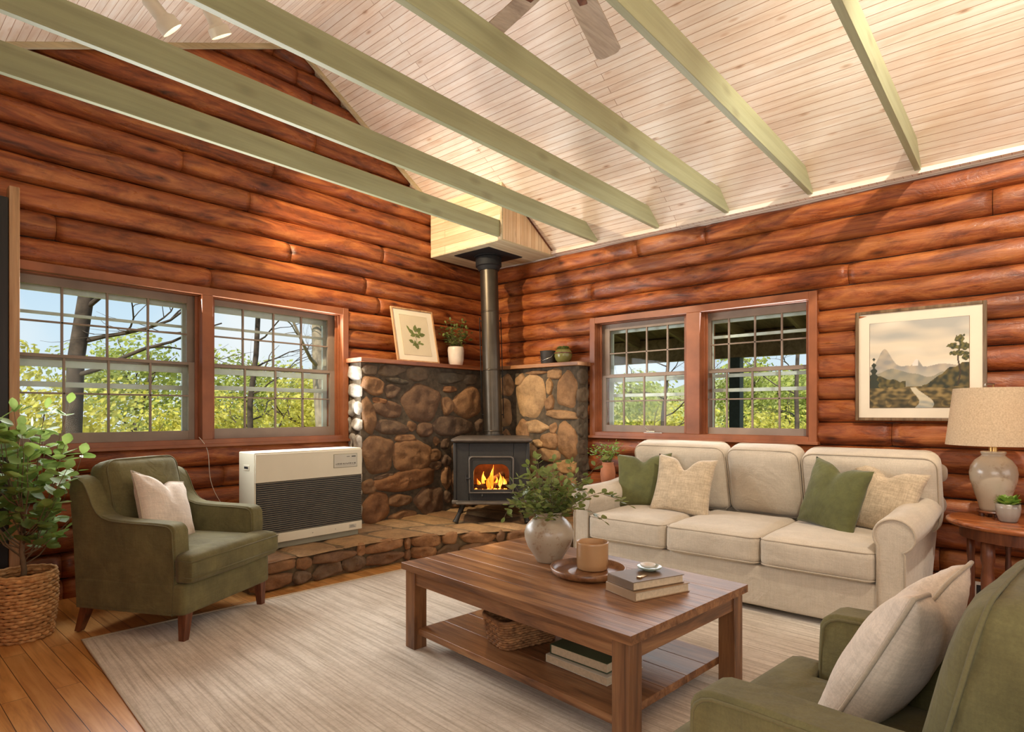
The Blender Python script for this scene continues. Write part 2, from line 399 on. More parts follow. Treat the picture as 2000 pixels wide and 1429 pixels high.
M['celadon'] = speckled('pale green glaze', srgb(160, 176, 158), srgb(214, 216, 200), 0.15, 10)
M['bucket'] = plain('grey metal bucket', srgb(78, 74, 70), 0.5, 0.6, 10, 0.1, 0.1)
M['olive_pot'] = speckled('olive glazed jar', srgb(124, 120, 66), srgb(84, 78, 42), 0.25, 10)

def leafmat(name, a, b, trans=0.35, rough=0.45):
    t = NT(name); 
    n = t.noise(t.mapping(), 9, 3)
    c = t.mix(1.0, t.ramp(n, [(0.3, a), (0.7, b)]), t.tone(), 'MULTIPLY')
    t.color(c); t.rough(rough)
    tl = t.new('ShaderNodeBsdfTranslucent'); t.link(c, tl.inputs[0])
    ms = t.new('ShaderNodeMixShader'); ms.inputs[0].default_value = trans
    t.link(t.b.outputs[0], ms.inputs[1]); t.link(tl.outputs[0], ms.inputs[2]); t.link(ms.outputs[0], t.out.inputs[0])
    return t.m
M['leaf'] = leafmat('house plant leaf', srgb(104, 132, 58), srgb(166, 188, 106))
M['leaf2'] = leafmat('grey green leaf', srgb(96, 114, 54), srgb(160, 170, 100))
M['leaf_bright'] = leafmat('bright leaf', srgb(104, 144, 48), srgb(160, 190, 90))
M['stem'] = plain('brown stem', srgb(116, 94, 66), 0.8, 0, 30, 0.1)
M['tree_leaf'] = leafmat('spring foliage', srgb(212, 200, 78), srgb(250, 240, 140), 0.5, 0.6)
M['tree_leaf2'] = leafmat('deeper foliage', srgb(170, 178, 84), srgb(216, 218, 130), 0.5, 0.6)
M['bark'] = plain('tree bark', srgb(84, 70, 60), 0.95, 0, 9, 0.25, 0.7)
M['bark_pale'] = plain('pale bark', srgb(168, 150, 128), 0.95, 0, 9, 0.2, 0.7)
M['porch'] = wood('porch boards', srgb(112, 92, 66), srgb(146, 122, 88), srgb(170, 146, 110), 0, 0.8, 0.6)
M['porch_post'] = plain('dark green post', srgb(62, 74, 74), 0.7)
_g = NT('meadow'); _c = _g.ramp(_g.noise(_g.mapping(), 2.2, 9, .75), [(.3, srgb(96, 108, 52)), (.48, srgb(170, 168, 80)), (.6, srgb(196, 176, 120)), (.72, srgb(120, 112, 70))]); _g.color(_c); _g.rough(.95); M['grass'] = _g.m

def stone_mat():
    t = NT('field stone'); v = t.mapping()
    n1 = t.noise(v, 6, 8, 0.68); n2 = t.noise(v, 38, 6, 0.7)
    c = t.mix(1.0, t.ramp(n1, [(0.28, (0.50, 0.46, 0.42)), (0.5, (0.82, 0.80, 0.78)), (0.75, (1.15, 1.12, 1.05))]), t.tone(), 'MULTIPLY')
    c = t.mix(0.45, c, t.ramp(n2, [(0.3, (0.5, 0.5, 0.5)), (0.7, (1.15, 1.15, 1.15))]), 'MULTIPLY')
    t.color(c); t.rough(0.75)
    p = t.bump(n1, 0.7, 0.03); t.bump(n2, 0.5, 0.008, p)
    return t.m
M['stone'] = stone_mat()
M['hearth_mortar'] = plain('tan mortar', srgb(122, 100, 70), 0.95, 0, 20, 0.2, 0.6)
M['mortar'] = plain('brown mortar', srgb(84, 72, 56), 0.95, 0, 25, 0.2, 0.5)
def wicker_mat(name, a, b):
    t = NT(name); v = t.mapping(); n = t.noise(v, 30, 4)
    c = t.mix(1.0, t.ramp(n, [(0.3, a), (0.7, b)]), t.tone(), 'MULTIPLY')
    t.color(c); t.rough(0.7); t.bump(t.noise(v, 160, 3), 0.4, 0.004); return t.m
M['wicker'] = wicker_mat('seagrass weave', srgb(176, 124, 68), srgb(228, 182, 122))
M['wicker_dark'] = wicker_mat('brown wicker', srgb(120, 80, 46), srgb(176, 130, 84))
def tone_mat(name, rough=0.7):
    t = NT(name); t.color(t.tone()); t.rough(rough)
    t.bump(t.noise(t.mapping(), 120, 3), 0.15, 0.002); return t.m
M['paint'] = tone_mat('painted surface')
def rug_mat():
    t = NT('cut pile rug'); v = t.mapping()
    n = t.noise(v, 2.2, 5, 0.6)
    c = t.ramp(n, [(0.3, srgb(196, 182, 160)), (0.7, srgb(222, 212, 194))])
    ln = t.noise(t.mapping((60, 1.6, 1)), 1.0, 5, 0.7)
    c = t.mix(0.85, c, t.ramp(ln, [(0.36, (0.62, 0.57, 0.50)), (0.56, (1.08, 1.08, 1.08))]), 'MULTIPLY')
    w = t.new('ShaderNodeTexWave', wave_type='BANDS', bands_direction='X'); w.inputs['Scale'].default_value = 2.4; w.inputs['Distortion'].default_value = 1.4
    w.inputs['Detail'].default_value = 3; w.inputs['Detail Scale'].default_value = 1.3
    t.link(t.mapping((1, 0.35, 1)), w.inputs['Vector'])
    c = t.mix(0.35, c, t.ramp(w.outputs[0], [(0.0, (0.72, 0.68, 0.62)), (0.14, (1, 1, 1))]), 'MULTIPLY')
    v2 = t.new('ShaderNodeTexVoronoi', feature='DISTANCE_TO_EDGE'); v2.inputs['Scale'].default_value = 26; t.link(v, v2.inputs['Vector'])
    c = t.mix(0.3, c, t.ramp(v2.outputs[0], [(0.0, (0.72, 0.66, 0.58)), (0.12, (1, 1, 1))]), 'MULTIPLY')
    t.color(c); t.rough(0.98); t.b.inputs['Sheen Weight'].default_value = 0.2
    p = t.bump(ln, 0.5, 0.006); t.bump(t.noise(v, 260, 2), 0.5, 0.003, p)
    return t.m
M['rug'] = rug_mat()
def shade_mat():
    t = NT('linen lampshade'); v = t.mapping()
    w = t.noise(v, 130, 2, 0.7)
    c = t.ramp(w, [(0.3, srgb(206, 184, 150)), (0.7, srgb(232, 214, 184))])
    t.color(c); t.rough(0.9)
    tl = t.new('ShaderNodeBsdfTranslucent'); t.link(c, tl.inputs[0])
    ms = t.new('ShaderNodeMixShader'); ms.inputs[0].default_value = 0.45
    t.link(t.b.outputs[0], ms.inputs[1]); t.link(tl.outputs[0], ms.inputs[2]); t.link(ms.outputs[0], t.out.inputs[0])
    return t.m
M['shade'] = shade_mat()

# ================================================================== THE ROOM
XW, YW = 4.896, 4.716          # log faces of the right wall and of the window wall
EAVE, RIDX, RIDZ = 2.814, 2.58, 4.296
SL_R = (RIDZ-EAVE)/(XW-RIDX); SL_L = 0.46
XB, YB = -0.85, -3.5           # walls behind the camera
def roof(x): return RIDZ-(x-RIDX)*SL_R if x > RIDX else RIDZ-(RIDX-x)*SL_L
PITCH, Z0 = 0.1675, 1.131-7*0.1675

f = mb().box((XB-.2, YB-.2, -0.06), (XW+.1, YW+.1, 0)); tag(f.build('floor', M['floor']), kind='structure')

# ceiling: two slopes of boards running along y
def slope(x0, x1, name):
    b = mb(); n = 1
    z0, z1 = roof(x0), roof(x1)
    me = bpy.data.meshes.new(name)
    ys = (YB-.2, YW+.25); L = math.hypot(x1-x0, z1-z0); th = 0.06
    vs = [(x0, ys[0], z0), (x1, ys[0], z1), (x1, ys[1], z1), (x0, ys[1], z0), (x0, ys[0], z0+th), (x1, ys[0], z1+th), (x1, ys[1], z1+th), (x0, ys[1], z0+th)]
    me.from_pydata(vs, [], [(3,2,1,0)[::-1], (4,5,6,7), (0,1,5,4), (1,2,6,5), (2,3,7,6), (3,0,4,7)])
    uv = me.uv_layers.new(name='metres').data
    for p in me.polygons:
        for li in p.loop_indices:
            q = me.vertices[me.loops[li].vertex_index].co
            uv[li].uv = (q.y, (q.x-x0)/(x1-x0)*L)
    me.materials.append(M['ceiling'])
    bm = bmesh.new(); bm.from_mesh(me); bmesh.ops.recalc_face_normals(bm, faces=bm.faces); bm.to_mesh(me); bm.free()
    o = bpy.data.objects.new(name, me); COL.objects.link(o); return tag(o, kind='structure')
slope(RIDX, XW+.25, 'ceiling'); slope(RIDX, XB-.25, 'ceiling')

# log walls: one mesh per wall, each course a run of half-round logs
def log_run(b, axis, t0, t1, k, face, seed, clip=None):
    """one log piece from t0 to t1 on course k; face = room-side plane"""
    rr = random.Random(seed*131+k*17+int(t0*100)); zc = Z0+(k+.5)*PITCH
    tn = rr.uniform(.82, 1.12); cast = rr.uniform(-.06, .06); b.col = (tn, tn*(1+cast*.6), tn*(1+cast))
    n = max(2, int((t1-t0)/0.05)); seg = 10; vs = []; cs = []
    groove = face+.062; R0 = PITCH/2*1.01
    for i in range(n+1):
        t = t0+(t1-t0)*i/n
        e = min(t-t0, t1-t); endf = 1.0 if e > .03 else (.90+.10*math.sin(e/.03*math.pi/2))
        for s in range(seg+1):
            a = -math.pi/2+math.pi*s/seg
            q = noise.noise(Vector((t*1.6, k*3.1+seed, math.sin(a)*.9)))*.012+noise.noise(Vector((t*7, k*5.3+seed, a*1.7)))*.0035
            rad = (1+q/.07)*endf
            depth = .074*max(0, math.cos(a))**.80*rad; z = zc+R0*math.sin(a)*(1 if abs(math.sin(a)) > .99 else min(1.0, rad))
            vs.append((t, groove-depth, z) if axis == 0 else (groove-depth, t, z))
            cs.append(b.col)
    fs = []
    for i in range(n):
        for s in range(seg):
            p = i*(seg+1)+s; fs.append((p, p+seg+1, p+seg+2, p+1))
    fs.append(tuple(range(seg+1))); fs.append(tuple(n*(seg+1)+s for s in range(seg+1))[::-1])
    b.add(vs, fs, cs)
def log_wall(name, axis, lo, hi, face, hole, kmax, mat, seed, joints, limit=None):
    b = mb()
    for k in range(0, kmax):
        zc = Z0+(k+.5)*PITCH
        a, c = lo, hi
        if limit:
            a, c = limit(zc, a, c)
            if c-a < .1: continue
        js = sorted([j for kk, j in joints if kk == k])
        if not js:
            rr = random.Random(seed+k); js = [a+(c-a)*rr.uniform(.15, .85)]
        runs = []; t = a
        for j in js+[c]:
            if j > t+.05: runs.append((t+.002, j-.002)); t = j
        for r0, r1 in runs:
            if hole and hole[2]-.02 < zc < hole[3]+.02:
                for s0, s1 in ((r0, min(r1, hole[0])), (max(r0, hole[1]), r1)):
                    if s1-s0 > .03: log_run(b, axis, s0, s1, k, face, seed)
            else: log_run(b, axis, r0, r1, k, face, seed)
    o = b.build(name, mat, smooth=True); return tag(o, kind='structure')
HL = (0.70, 3.087, 0.96, 2.14)      # opening of the left wall (x0,x1,z0,z1)
HR = (1.224, 3.245, 0.975, 2.115)   # opening of the right wall (y0,y1,z0,z1)
def limL(zc, a, c):
    # gable: cut the course where it meets the roof
    z = zc+PITCH*.5
    if z > EAVE: c = min(c, RIDX+(RIDZ-(zc-.07))/SL_R)
    if zc-.07 > RIDZ: return 0, 0
    if z > roof(a): a = max(a, RIDX-(RIDZ-(zc-.07))/SL_L)
    return a, c
log_wall('wall_left', 0, XB, XW+.05, YW-.02, (HL[0]+.03, HL[1]-.03, HL[2], HL[3]), 27, M['log_x'], 3,
         [(8, 1.2), (13, 3.45), (14, .95), (14, 3.3), (12, 1.02), (13, 1.9), (16, .62), (11, 3.05), (4, 2.0), (16, 3.5), (15, 2.55), (17, 2.2), (18, 1.7), (19, 2.4)], limL)
log_wall('wall_right', 1, YB, YW+.03, XW-.02, (HR[0]+.03, HR[1]-.03, HR[2], HR[3]), 17, M['log_y'], 11,
         [(14, 3.25), (13, 1.02), (16, 2.75), (16, 2.1), (15, .2), (12, 2.6), (11, -.3), (10, -.5)])
# solid backing behind the logs, with the window openings
def backing(name, axis, lo, hi, p0, p1, hole, top):
    b = mb()
    for a, c, z0, z1 in ((lo, hole[0], -.05, top), (hole[1], hi, -.05, top), (hole[0], hole[1], -.05, hole[2]), (hole[0], hole[1], hole[3], top)):
        if axis == 0: b.box((a, p0, z0), (c, p1, z1))
        else: b.box((p0, a, z0), (p1, c, z1))
    return b
bk = backing('w', 0, XB-.2, XW+.2, YW+.03, YW+.15, HL, 2.82)
bk.prism([(XB-.2, 2.8), (XW+.1, 2.8), (RIDX, RIDZ+.02)], 'y', YW+.03, YW+.15)
tag(bk.build('wall_left_backing', M['backing']), kind='structure')
tag(backing('w', 1, YB-.2, YW+.03, XW+.03, XW+.15, HR, 2.86).build('wall_right_backing', M['backing']), kind='structure')
# the walls behind the camera, with openings added for the fill lights
b = backing('w', 0, XB-.1, XW+.1, YB-.12, YB, (0.6, 4.0, 0.8, 2.3), 2.82); b.prism([(XB-.1, 2.8), (XW+.1, 2.8), (RIDX, RIDZ+.02)], 'y', YB-.12, YB)
tag(b.build('wall_back', M['log_x']), kind='structure')
tag(backing('w', 1, YB-.1, YW+.1, XB-.12, XB, (-2.4, 0.6, 0.8, 2.2), 2.76).build('wall_side', M['log_y']), kind='structure')

# gable trims
def strip(x0, x1, name):
    b = mb(); z0, z1 = roof(x0)-.001, roof(x1)-.001
    b.prism([(x0, z0), (x1, z1), (x1, z1-.036), (x0, z0-.036)], 'y', YW-.075, YW-.045)
    return tag(b.build(name, M['pale_trim']), kind='structure')
strip(RIDX, 4.08, 'trim_1'); strip(RIDX, XB, 'trim_2')
tag(mb().box((XW-.075, YB, EAVE-.002), (XW-.03, 3.76, EAVE+.03)).build('trim_3', M['ceiling']), kind='structure')

# ------------------------------------------------------------------ ceiling beams
ZB, ZT, TH = 2.832, 2.982, 0.036
def beam(yc, label, xend=None):
    t = thing('ceiling_beam', (0, yc, 0), 0, label, 'beam', 'sage painted ceiling beams')
    xl0 = RIDX-(RIDZ-ZB)/SL_L; xl1 = RIDX-(RIDZ-ZT)/SL_L
    xr0 = RIDX+(RIDZ-ZB)/SL_R; xr1 = RIDX+(RIDZ-ZT)/SL_R
    if xend: xr0 = xr1 = xend
    b = mb(); N = 1
    b.prism([(xl0, ZB), (xr0, ZB), (xr1, ZT), (xl1, ZT)], 'y', -TH/2, TH/2)
    b.build('board', M['beam'], t, bevel=.002)
    if not xend: mb().box((xr0-.035, -TH/2-.002, ZB-.016), (xr0+.004, TH/2+.002, ZB)).build('shim', M['black'], t)
    return t
beam(3.735, 'sage green ceiling beam nearest the window wall, ending at the pine chimney box', 4.075)
beam(3.16, 'sage green ceiling beam just in front of the chimney box, running past its corner')
beam(2.515, 'sage green ceiling beam passing the track lamps, next after the chimney box')
beam(1.89, 'sage green ceiling beam that hides the pale blade tip of the ceiling fan')
beam(1.26, 'sage green ceiling beam to the right of the wooden fan blade')
beam(0.59, 'rightmost sage green ceiling beam, ending above the framed landscape')

# ------------------------------------------------------------------ chimney box in the corner
t = thing('chimney_box', (0, 0, 0), 0, 'pale pine board chimney box in the ceiling corner above the stovepipe', 'chimney box')
CX, CY, CZ = 4.08, 3.717, 2.81
b = mb().box((CX, CY+.001, CZ), (CX+.018, YW-.03, roof(CX)-.002)); b.build('side_panel', M['chase_h'], t)
xe = XW-.03
b = mb().prism([(CX, CZ), (xe, CZ), (xe, roof(xe)), (CX+.018, roof(CX+.018)), (CX, roof(CX)-.002)], 'y', CY-.018, CY); b.build('front_panel', M['chase_v'], t)
mb().box((CX, CY-.018, CZ-.012), (xe, YW-.03, CZ)).build('underside', M['pale_trim'], t)
mb().box((CX-.006, CY-.024, CZ), (CX+.012, CY-.006, 3.24)).build('corner_strip', M['pale_trim'], t)
xs_ = CX+.25; b = mb().prism([(xs_, roof(xs_)-.012), (xe, roof(xe)-.012), (xe, roof(xe)-.002), (xs_, roof(xs_)-.002)], 'y', CY-.032, CY-.018); b.build('edge_strip', M['walnut'], t)
mb().box((4.17, 3.95, CZ-.019), (4.67, 4.43, CZ-.012)).build('metal_plate', M['black'], t)

# ------------------------------------------------------------------ windows
def window_unit(n, axis, face, lo, hi, z0, z1, up, low, xs_u, xs_l, zu, zl, lift=False, storm=None):
    """double-hung window. axis 0: wall along x; 1: along y. up/low = planes of the sashes"""
    t = thing('window_%d' % n, (0, 0, 0), kind='structure')
    def bx(b, a0, a1, p0, p1, q0, q1):
        return b.box((a0, p0, q0), (a1, p1, q1)) if axis == 0 else b.box((p0, a0, q0), (p1, a1, q1))
    d = .15
    fr = mb()
    for a0, a1, q0, q1 in ((lo, lo+.022, z0, z1), (hi-.022, hi, z0, z1), (lo+.022, hi-.022, z0, z0+.022), (lo+.022, hi-.022, z1-.022, z1)):
        bx(fr, a0, a1, face+.01, face+.235, q0, q1)
    for a0, a1 in ((lo+.02, lo+.045), (hi-.045, hi-.02)):        # parting stops
        bx(fr, a0+.0025, a1, face+.028, face+.04, z0+.023, z1-.023)
    fr.build('window_frame', M['casing'], t, bevel=.002)
    def sash(nm, p, xs, zs, o0, o1, q0, q1):
        s = mb(); th = .026
        for a0, a1, w0, w1 in ((o0, xs[0], q0, q1), (xs[-1], o1, q0, q1), (xs[0], xs[-1], q0, zs[0]), (xs[0], xs[-1], zs[-1], q1)):
            bx(s, a0, a1, p, p+th, w0, w1)
        for x in xs[1:-1]: bx(s, x-.007, x+.007, p+.003, p+.021, zs[0], zs[-1])
        for z in zs[1:-1]: bx(s, xs[0], xs[-1], p+.003, p+.021, z-.006, z+.006)
        so = s.build(nm, M['sash'], t, bevel=.0015)
        g = mb(); bx(g, xs[0]-.003, xs[-1]+.003, p+.012, p+.014, zs[0]-.003, zs[-1]+.003); g.build('pane', M['glass'], so)
        return so
    sash('upper_sash', up, xs_u, zu, lo+.02, hi-.02, zu[0]-.035, z1-.02)
    so = sash('lower_sash', low, xs_l, zl, lo+.02, hi-.02, z0+.018, zl[-1]+.022)
    if storm:
        s = mb(); sp, sx0, sx1, bars = storm
        for a0, a1, w0, w1 in ((sx0-.03, sx0+.012, z0+.02, z1-.03), (sx1-.012, sx1+.03, z0+.02, z1-.03), (sx0+.012, sx1-.012, z0+.02, z0+.06), (sx0+.012, sx1-.012, z1-.10, z1-.03)):
            bx(s, a0, a1, sp, sp+.022, w0, w1)
        for zc, h in bars: bx(s, sx0+.0125, sx1-.0125, sp+.001, sp+.02, zc-h/2, zc+h/2)
        s.build('storm_frame', M['white_frame'], t, bevel=.001)
    if lift:
        a = lift; s = mb()
        bx(s, a-.16, a+.02, face-.012, face+.02, z0+.012, z0+.022)
        if axis: s.tube([(face, a-.03, z0+.03), (face-.01, a+.01, z0+.075)], .005); s.tube([(face, a-.08, z0+.03), (face-.01, a-.01, z0+.03)], .006)
        s.build('latch', M['chrome'], t)
    return t
window_unit(1, 0, YW, .70, 1.846, .975, 2.10, 4.79, 4.755, [.757, .999, 1.253, 1.504, 1.763], [.75, 1.002, 1.252, 1.508, 1.763],
    [1.579, 1.79, 2.022], [1.068, 1.327, 1.557], storm=(4.91, .72, 1.785, [(1.86, .02), (1.53, .05), (1.39, .035)]))
window_unit(2, 0, YW, 1.90, 3.040, .975, 2.10, 4.79, 4.755, [1.931, 2.188, 2.444, 2.696, 2.952], [1.935, 2.189, 2.444, 2.69, 2.952],
    [1.583, 1.795, 2.033], [1.078, 1.322, 1.553], storm=(4.91, 1.94, 2.985, [(1.88, .02), (1.53, .045), (1.40, .035)]))
window_unit(3, 1, XW, 2.262, 3.20, 1.0, 2.075, 4.97, 4.94, [2.30, 2.492, 2.70, 2.912, 3.095], [2.30, 2.50, 2.711, 2.925, 3.118],
    [1.571, 1.771, 1.993], [1.085, 1.313, 1.536], lift=2.66, storm=(5.07, 2.29, 3.13, [(1.37, .03), (1.52, .04)]))
window_unit(4, 1, XW, 1.27, 2.137, 1.0, 2.075, 4.97, 4.94, [1.301, 1.509, 1.718, 1.933, 2.09], [1.31, 1.518, 1.729, 1.939, 2.10],
    [1.573, 1.78, 1.992], [1.077, 1.315, 1.538], storm=(5.07, 1.34, 2.12, [(1.855, .025), (1.395, .03), (1.52, .03)]))
# casings round each pair
def casing(n, axis, face, lo, hi, z0, z1, m0, m1, w=.058):
    b = mb()
    def bx(a0, a1, q0, q1, p0=face-.045, p1=face+.03):
        b.box((a0, p0, q0), (a1, p1, q1)) if axis == 0 else b.box((p0, a0, q0), (p1, a1, q1))
    bx(lo, lo+w, z0, z1); bx(hi-w, hi, z0, z1); bx(lo+w, hi-w, z1-w, z1); bx(lo+w, hi-w, z0, z0+w*.8); bx(m0, m1, z0+w*.8, z1-w)
    bx(lo-.01, hi+.01, z0-.012, z0+.012, face-.06)
    return tag(b.build('trim_%d' % n, M['casing'], bevel=.003), kind='structure')
casing(4, 0, YW, .69, 3.090, .955, 2.142, 1.826, 1.905)
casing(5, 1, XW, 1.222, 3.247, .972, 2.116, 2.135, 2.256)

# door casing and dark door at the far left
t = thing('door_1', (0, 0, 0), kind='structure')
mb().box((.02, 4.58, 0), (.695, 4.62, 2.48)).build('door_panel', M['dark_wood'], t, bevel=.003)
tag(mb().box((.697, 4.575, 0), (.747, 4.655, 2.55)).build('trim_6', M['light_wood'], bevel=.003), kind='structure')

# ------------------------------------------------------------------ stone fireplace
def stone(b, P, U, V, N, u, v, a, c, col, rng, depth=.045, ex=3.2):
    """one domed stone: centre (u,v) half sizes a,c on plane P + uU + vV, bulging along N"""
    seg, rings = 30, 8; vs = []; cs = []; ph = rng.uniform(0, 99); dep = depth*rng.uniform(.65, 1.15); rot = rng.uniform(-.12, .12)
    # irregular polygon outline inside a superellipse
    nc = rng.choice((5, 6, 6, 7)); cs_ = sorted([2*math.pi*(i+rng.uniform(-.28, .28))/nc+.5 for i in range(nc)]); cr_ = []
    for w_ in cs_:
        e = 1/((abs(math.cos(w_))**3.6+abs(math.sin(w_))**3.6)**(1/3.6)); cr_.append((w_, e*rng.uniform(1.06, 1.20)))
    def prad(th):
        tot = 0
        for dth in (-.16, 0, .16):
            x = (th+dth-cs_[0]) % (2*math.pi)+cs_[0]
            for i in range(nc):
                a0, r0 = cr_[i]; a1, r1 = cr_[(i+1) % nc]
                if i == nc-1: a1 += 2*math.pi
                if a0 <= x <= a1:
                    tot += r0*r1*math.sin(a1-a0)/(r0*math.sin(x-a0)+r1*math.sin(a1-x)); break
        return tot/3
    for k in range(rings+1):
        q = (k/rings)
        for s in range(seg if k else 1):
            th = 2*math.pi*s/seg; ct, st = math.cos(th), math.sin(th)
            rad = prad(th)
            rad *= 1+.05*noise.noise(Vector((ct*4+ph, st*4, 5)))
            uu, vv = a*rad*ct*q, c*rad*st*q
            uu, vv = uu*math.cos(rot)-vv*math.sin(rot), uu*math.sin(rot)+vv*math.cos(rot)
            h = dep*(1-q**7)**.75
            h += (noise.noise(Vector(((u+uu)*11, (v+vv)*11, ph)))*.030+noise.noise(Vector(((u+uu)*26, (v+vv)*26, ph)))*.010)*(1-q**4)
            vs.append(Vector(P)+Vector(U)*(u+uu)+Vector(V)*(v+vv)+Vector(N)*(h-.006)); cs.append(col)
    fs = [(0, 1+s, 1+(s+1) % seg) for s in range(seg)]
    for k in range(1, rings):
        for s in range(seg):
            p = 1+(k-1)*seg; fs.append((p+s, p+seg+s, p+seg+(s+1) % seg, p+(s+1) % seg))
    b.add(vs, fs, cs)
def stone_rows(b, P, U, V, N, u0, u1, v0, v1, rows, rng, pal, wr=(.07, .16), depth=.035, gap=.010):
    h = (v1-v0)/rows
    for r in range(rows):
        u = u0+(-.04 if r % 2 else 0)
        while u < u1-.02:
            w = min(rng.uniform(*wr)*2, u1-u)
            if u1-(u+w) < .06: w = u1-u
            hh = h*rng.uniform(.78, 1.02)
            stone(b, P, U, V, N, max(u, u0)+w/2, v0+h*(r+.5)+rng.uniform(-.01, .01), max(.02, w/2-gap), hh/2-gap*.4, rng.choice(pal), rng, depth)
            u += w
def cc(*c): x = srgb(*c); return tuple(v*1.15 for v in x)
PAL_L = [cc(128, 94, 62), cc(112, 84, 60), cc(142, 104, 68), cc(104, 82, 62), cc(134, 92, 56)]
PAL_T = [cc(104, 90, 72), cc(94, 84, 68), cc(116, 98, 76)]
PAL_R = [cc(176, 138, 92), cc(160, 124, 84), cc(186, 150, 106), cc(150, 112, 74)]
PAL_LIT = [cc(176, 170, 160), cc(160, 152, 140), cc(190, 182, 170)]  # paler stones: window light on the left end put into the colour
PAL_H = [cc(126, 92, 60), cc(140, 100, 62), cc(112, 88, 62), cc(156, 112, 70), cc(120, 96, 70)]
FW_X0, FW_Y = 3.105, 4.505     # left wing: left end, face of its mortar
FW_X, FW_Y0 = 4.71, 3.275      # right wing
rs = random.Random(5)
t = thing('stone_surround', (0, 0, 0), 0, 'brown fieldstone surround lining the corner behind the wood stove', 'fireplace stonework')
w = mb().box((FW_X0, FW_Y, .05), (XW-.03, YW-.03, 1.65)); w.box((FW_X, FW_Y0, .05), (XW-.03, FW_Y, 1.65))
w.build('mortar', M['mortar'], t)
L = [(3.152, 1.588, 0.139, 0.048), (3.449, 1.595, 0.151, 0.055), (3.758, 1.58, 0.137, 0.073), (4.183, 1.557, 0.184, 0.066), (4.462, 1.558, 0.097, 0.057), (3.198, 1.446, 0.153, 0.081), (3.449, 1.405, 0.092, 0.064), (3.498, 1.503, 0.128, 0.03), (3.798, 1.3, 0.253, 0.184), (4.174, 1.441, 0.097, 0.035), (4.43, 1.308, 0.202, 0.158), (4.138, 1.272, 0.081, 0.091), (3.399, 1.235, 0.163, 0.076), (3.14, 1.167, 0.116, 0.172), (3.303, 1.313, 0.077, 0.03), (4.213, 1.063, 0.287, 0.099), (3.436, 1.066, 0.198, 0.064), (3.678, 1.068, 0.058, 0.052), (3.839, 1.038, 0.097, 0.069), (3.6, 0.962, 0.123, 0.034), (4.592, 1.068, 0.073, 0.07), (3.268, 0.817, 0.205, 0.171), (3.691, 0.794, 0.24, 0.155), (3.993, 0.917, 0.04, 0.047), (4.109, 0.891, 0.059, 0.055), (3.965, 0.779, 0.091, 0.06), (3.979, 0.672, 0.086, 0.047), (4.124, 0.717, 0.059, 0.061), (3.351, 0.616, 0.103, 0.025), (3.613, 0.56, 0.394, 0.102), (3.163, 0.535, 0.098, 0.067), (3.244, 0.333, 0.155, 0.152), (3.536, 0.379, 0.142, 0.06), (3.895, 0.329, 0.205, 0.143), (3.562, 0.224, 0.161, 0.057), (4.124, 0.542, 0.065, 0.12), (4.138, 0.345, 0.054, 0.065),
     (4.33, .8, .12, .14), (4.55, .82, .1, .13), (4.32, .5, .12, .13), (4.56, .5, .1, .14), (4.4, .28, .18, .07)]
b = mb()
for x, z, a, c in L:
    a0, a1 = max(x-a, FW_X0+.012), min(x+a, 4.70); x, a = (a0+a1)/2, (a1-a0)/2
    stone(b, (0, FW_Y, 0), (1, 0, 0), (0, 0, 1), (0, -1, 0), x, z, a*1.0, c*1.0, rs.choice(PAL_T if z > 1.5 else PAL_L), rs, .040)
stone_rows(b, (FW_X0, 0, 0), (0, 1, 0), (0, 0, 1), (-1, 0, 0), FW_Y-.02, YW-.01, .1, 1.63, 10, rs, PAL_LIT, (.05, .12), .03)
b.build('left_wing_stones', M['stone'], t, smooth=True)
RW = [(4.005, 1.539, 0.058, 0.071), (3.861, 1.37, 0.183, 0.227), (3.797, 1.607, 0.143, 0.02), (3.565, 1.586, 0.094, 0.053), (3.384, 1.413, 0.146, 0.19), (3.619, 1.461, 0.04, 0.085), (3.624, 1.302, 0.059, 0.076), (3.461, 1.179, 0.208, 0.046), (3.797, 1.065, 0.176, 0.07), (3.573, 1.052, 0.047, 0.059), (3.976, 1.008, 0.086, 0.132), (3.632, 0.923, 0.111, 0.081), (3.378, 0.937, 0.14, 0.186), (3.769, 0.893, 0.069, 0.043), (3.646, 0.78, 0.146, 0.064), (3.409, 0.677, 0.151, 0.072), (3.895, 0.779, 0.112, 0.11),
      (4.2, 1.5, .12, .12), (4.25, 1.2, .12, .14), (4.2, .9, .11, .13), (4.2, .6, .12, .13), (3.9, .55, .16, .09), (3.6, .6, .13, .09), (3.42, .5, .15, .09), (3.7, .35, .17, .09), (3.4, .3, .13, .09)]
b = mb()
for y, z, a, c in RW:
    a0, a1 = max(y-a, FW_Y0+.015), min(y+a, 4.50); y, a = (a0+a1)/2, (a1-a0)/2
    stone(b, (FW_X, 0, 0), (0, 1, 0), (0, 0, 1), (-1, 0, 0), y, z, a*1.0, c*1.0, rs.choice(PAL_R), rs, .038)
stone_rows(b, (0, FW_Y0, 0), (1, 0, 0), (0, 0, 1), (0, -1, 0), FW_X-.03, XW-.03, .1, 1.63, 9, rs, PAL_T, (.07, .12), .02)
b.build('right_wing_stones', M['stone'], t, smooth=True)

